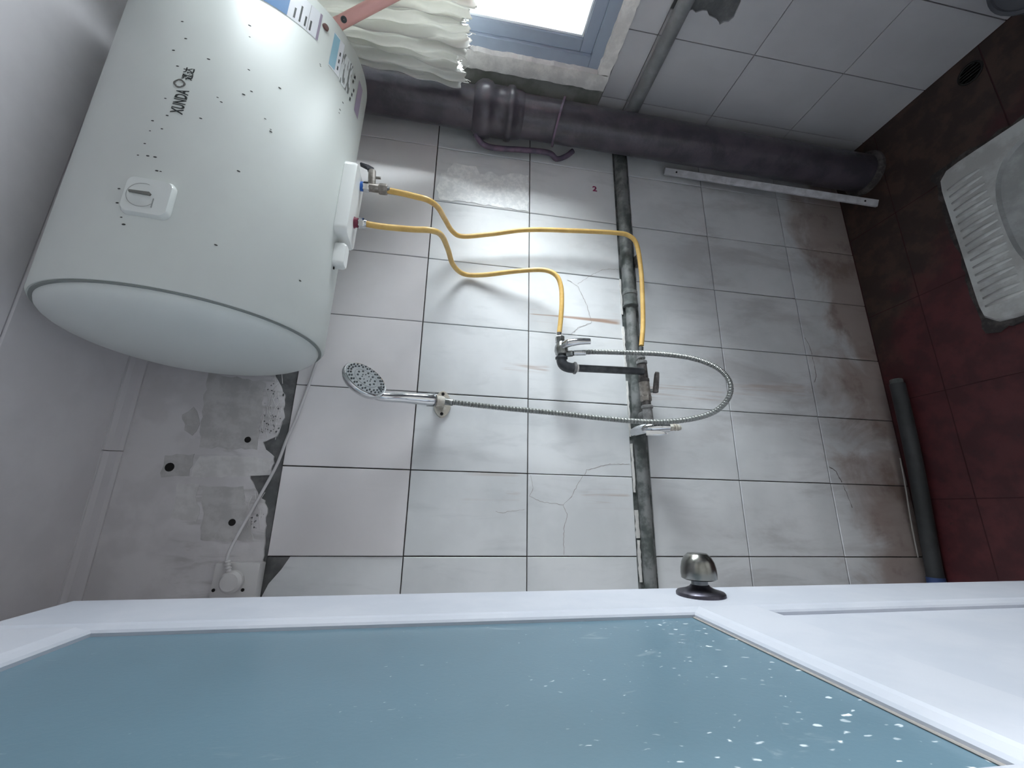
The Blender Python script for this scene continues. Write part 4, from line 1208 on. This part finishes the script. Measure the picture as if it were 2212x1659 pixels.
# ------------------------------------------------------------------ wall socket, plug and heater cable
so = thing('socket_box', (-0.05, -0.02, 1.76), 'white surface mounted socket box on the broken plaster beside the door', 'socket')
def sk(u, v, d): return (-0.052 + u, d, 1.8125 + v)
box('back_box', (-0.096, -0.034, 1.768), (-0.010, -0.005, 1.855), 'socket_plastic', so, 0.003)
pl = box('cover_plate', (-0.097, -0.042, 1.767), (-0.009, -0.033, 1.856), 'socket_plastic', so, 0.004)
for z in (1.793, 1.849):
    lathe('screw_hole', [(0.0034, 0), (0.0034, 0.0008), (0, 0.0006)], (-0.062, -0.0419, z), (0, -1, 0), 'void_black', pl, 14)
pg = thing('power_plug', (-0.04, -0.06, 1.79), 'round white power plug pushed into the socket box', 'plug')
lathe('plug_body', [(0.022, 0.0), (0.022, 0.012), (0.017, 0.019), (0, 0.020)], (-0.045, -0.0423, 1.815), (0, -1, 0), 'socket_plastic', pg, 32)
RVv = []
rel = lathe('strain_relief', [(0.0062, 0), (0.0062, 0.003), (0.0045, 0.0035), (0.0045, 0.006), (0.0062, 0.0065), (0.0062, 0.0095), (0.0045, 0.010), (0.0045, 0.0125), (0.0060, 0.013), (0.0060, 0.016), (0.0042, 0.0165), (0.0042, 0.019), (0.0056, 0.0195), (0.0056, 0.023), (0.0036, 0.024)], (-0.026, -0.052, 1.822), (0.92, 0.1, 0.35), 'socket_plastic', pg, 14, 30)
cb = [(-0.006, -0.050, 1.831), (0.02, -0.040, 1.832), (0.088, -0.022, 1.815), (0.15, -0.016, 1.794), (0.204, -0.014, 1.777), (0.26, -0.014, 1.766), (0.315, -0.014, 1.752), (0.392, -0.014, 1.737), (0.44, -0.018, 1.728), (0.50, -0.03, 1.716), (0.56, -0.06, 1.705)]
tag(tube('heater_cable', resample(catmull(cb, 8), 0.008), 0.0034, 'cable_white'), 'thin white power cable sagging from the socket box to the water heater', 'cable')
COL.objects['heater_cable'].data.materials[0] = MATS['cable_white']

# ------------------------------------------------------------------ cloth and pink pole by the window
rn = random.Random(21)
NU, NV_ = 260, 70
V, F = [], []
ph = [rn.uniform(0, 6.28) for _ in range(8)]
jagz = [0.0] * (NU + 1)
for i in range(NU + 1):
    jagz[i] = 0.007 * math.sin(i * 0.45 + 1) + rn.uniform(-0.005, 0.005) + 0.010 * math.sin(i * 0.11)
for i in range(NU + 1):
    u = i / NU
    for j in range(NV_ + 1):
        v = j / NV_
        spread = 0.70 + 0.30 * v ** 0.7                      # gathered above, fanned out below
        y = -0.172 - u * 0.42 * spread - 0.02 * (1 - v)
        amp = 0.021 + 0.005 * v
        fold = lambda q: 1.0 - 2.0 * abs(math.sin(q)) ** 0.7
        x = 1.262 + 0.03 * u + amp * (0.42 * fold(u * 44 + ph[0] + 1.2 * v) + 0.30 * fold(u * 71 + ph[1] - 2.6 * v) + 0.35 * math.sin(u * 19 + ph[2] + 4 * v))
        x += 0.004 * math.sin(u * 140 + 9 * v + ph[3]) + 0.004 * math.sin(v * 30 + u * 25 + ph[4]) * (0.3 + v)
        y += 0.006 * math.sin(u * 47 + ph[5] + 2 * v)
        z = 1.88 - v * (0.462 + 0.03 * u + (jagz[i] if v > 0.7 else jagz[i] * v / 0.7))
        V.append((x, y, z))
for i in range(NU):
    for j in range(NV_):
        a = i * (NV_ + 1) + j
        F.append([a, a + 1, a + NV_ + 2, a + NV_ + 1])
cloth = thing('hanging_cloth', (1.22, -0.35, 1.42), 'crumpled off-white cloth with a frayed hem hanging between heater and window', 'cloth')
ob = emit('cloth_sheet', V, F, 'cotton_cloth', cloth, True)
sol = ob.modifiers.new('thickness', 'SOLIDIFY'); sol.thickness = 0.0012
FV, FF = [], []
for k in range(60):
    i = rn.randrange(NU); p = Vector(V[i * (NV_ + 1) + NV_])
    pts = [p + Vector((0, 0, 0.004)), p + Vector((rn.uniform(-0.006, 0.006), rn.uniform(-0.005, 0.005), -0.006)), p + Vector((rn.uniform(-0.008, 0.008), rn.uniform(-0.008, 0.008), -rn.uniform(0.008, 0.018)))]
    a_, b_ = tube_vf(pts, 0.0009, 4)
    FF += [[q + len(FV) for q in f] for f in b_]; FV += a_
tag(emit('frayed_threads', FV, FF, 'cotton_cloth', cloth), kind='stuff')

pa = Vector((1.160, -0.351, 1.688)); pb = Vector((1.185, -0.399, 1.591)); pdv = (pb - pa).normalized()
pend = pa + pdv * (0.172 / pdv.x)
pole = thing('pink_pole', pend, 'pink plastic pole end resting in front of the hanging cloth', 'pole')
PRd = 0.0135
tube('pole_tube', [pa - pdv * 0.01, pa, pa.lerp(pend, 0.5), pend], PRd, 'pink_plastic', pole, 20)
lathe('end_cap', [(PRd * 1.04, 0.0), (PRd * 1.04, 0.012), (PRd * 0.8, 0.016), (0, 0.017)], pa - pdv * 0.004, -pdv, 'pink_plastic', pole, 20)
hn = Vector((-0.8, -0.55, 0.1)); hn = (hn - pdv * hn.dot(pdv)).normalized()
lathe('hanging_eyelet', [(0.0042, 0), (0.0066, 0.0004), (0.0066, 0.0022), (0.0042, 0.0026), (0.0036, 0.001), (0, 0.0008)], pa + pdv * 0.012 + hn * (PRd - 0.001), hn, 'nozzle_grey', pole, 16)
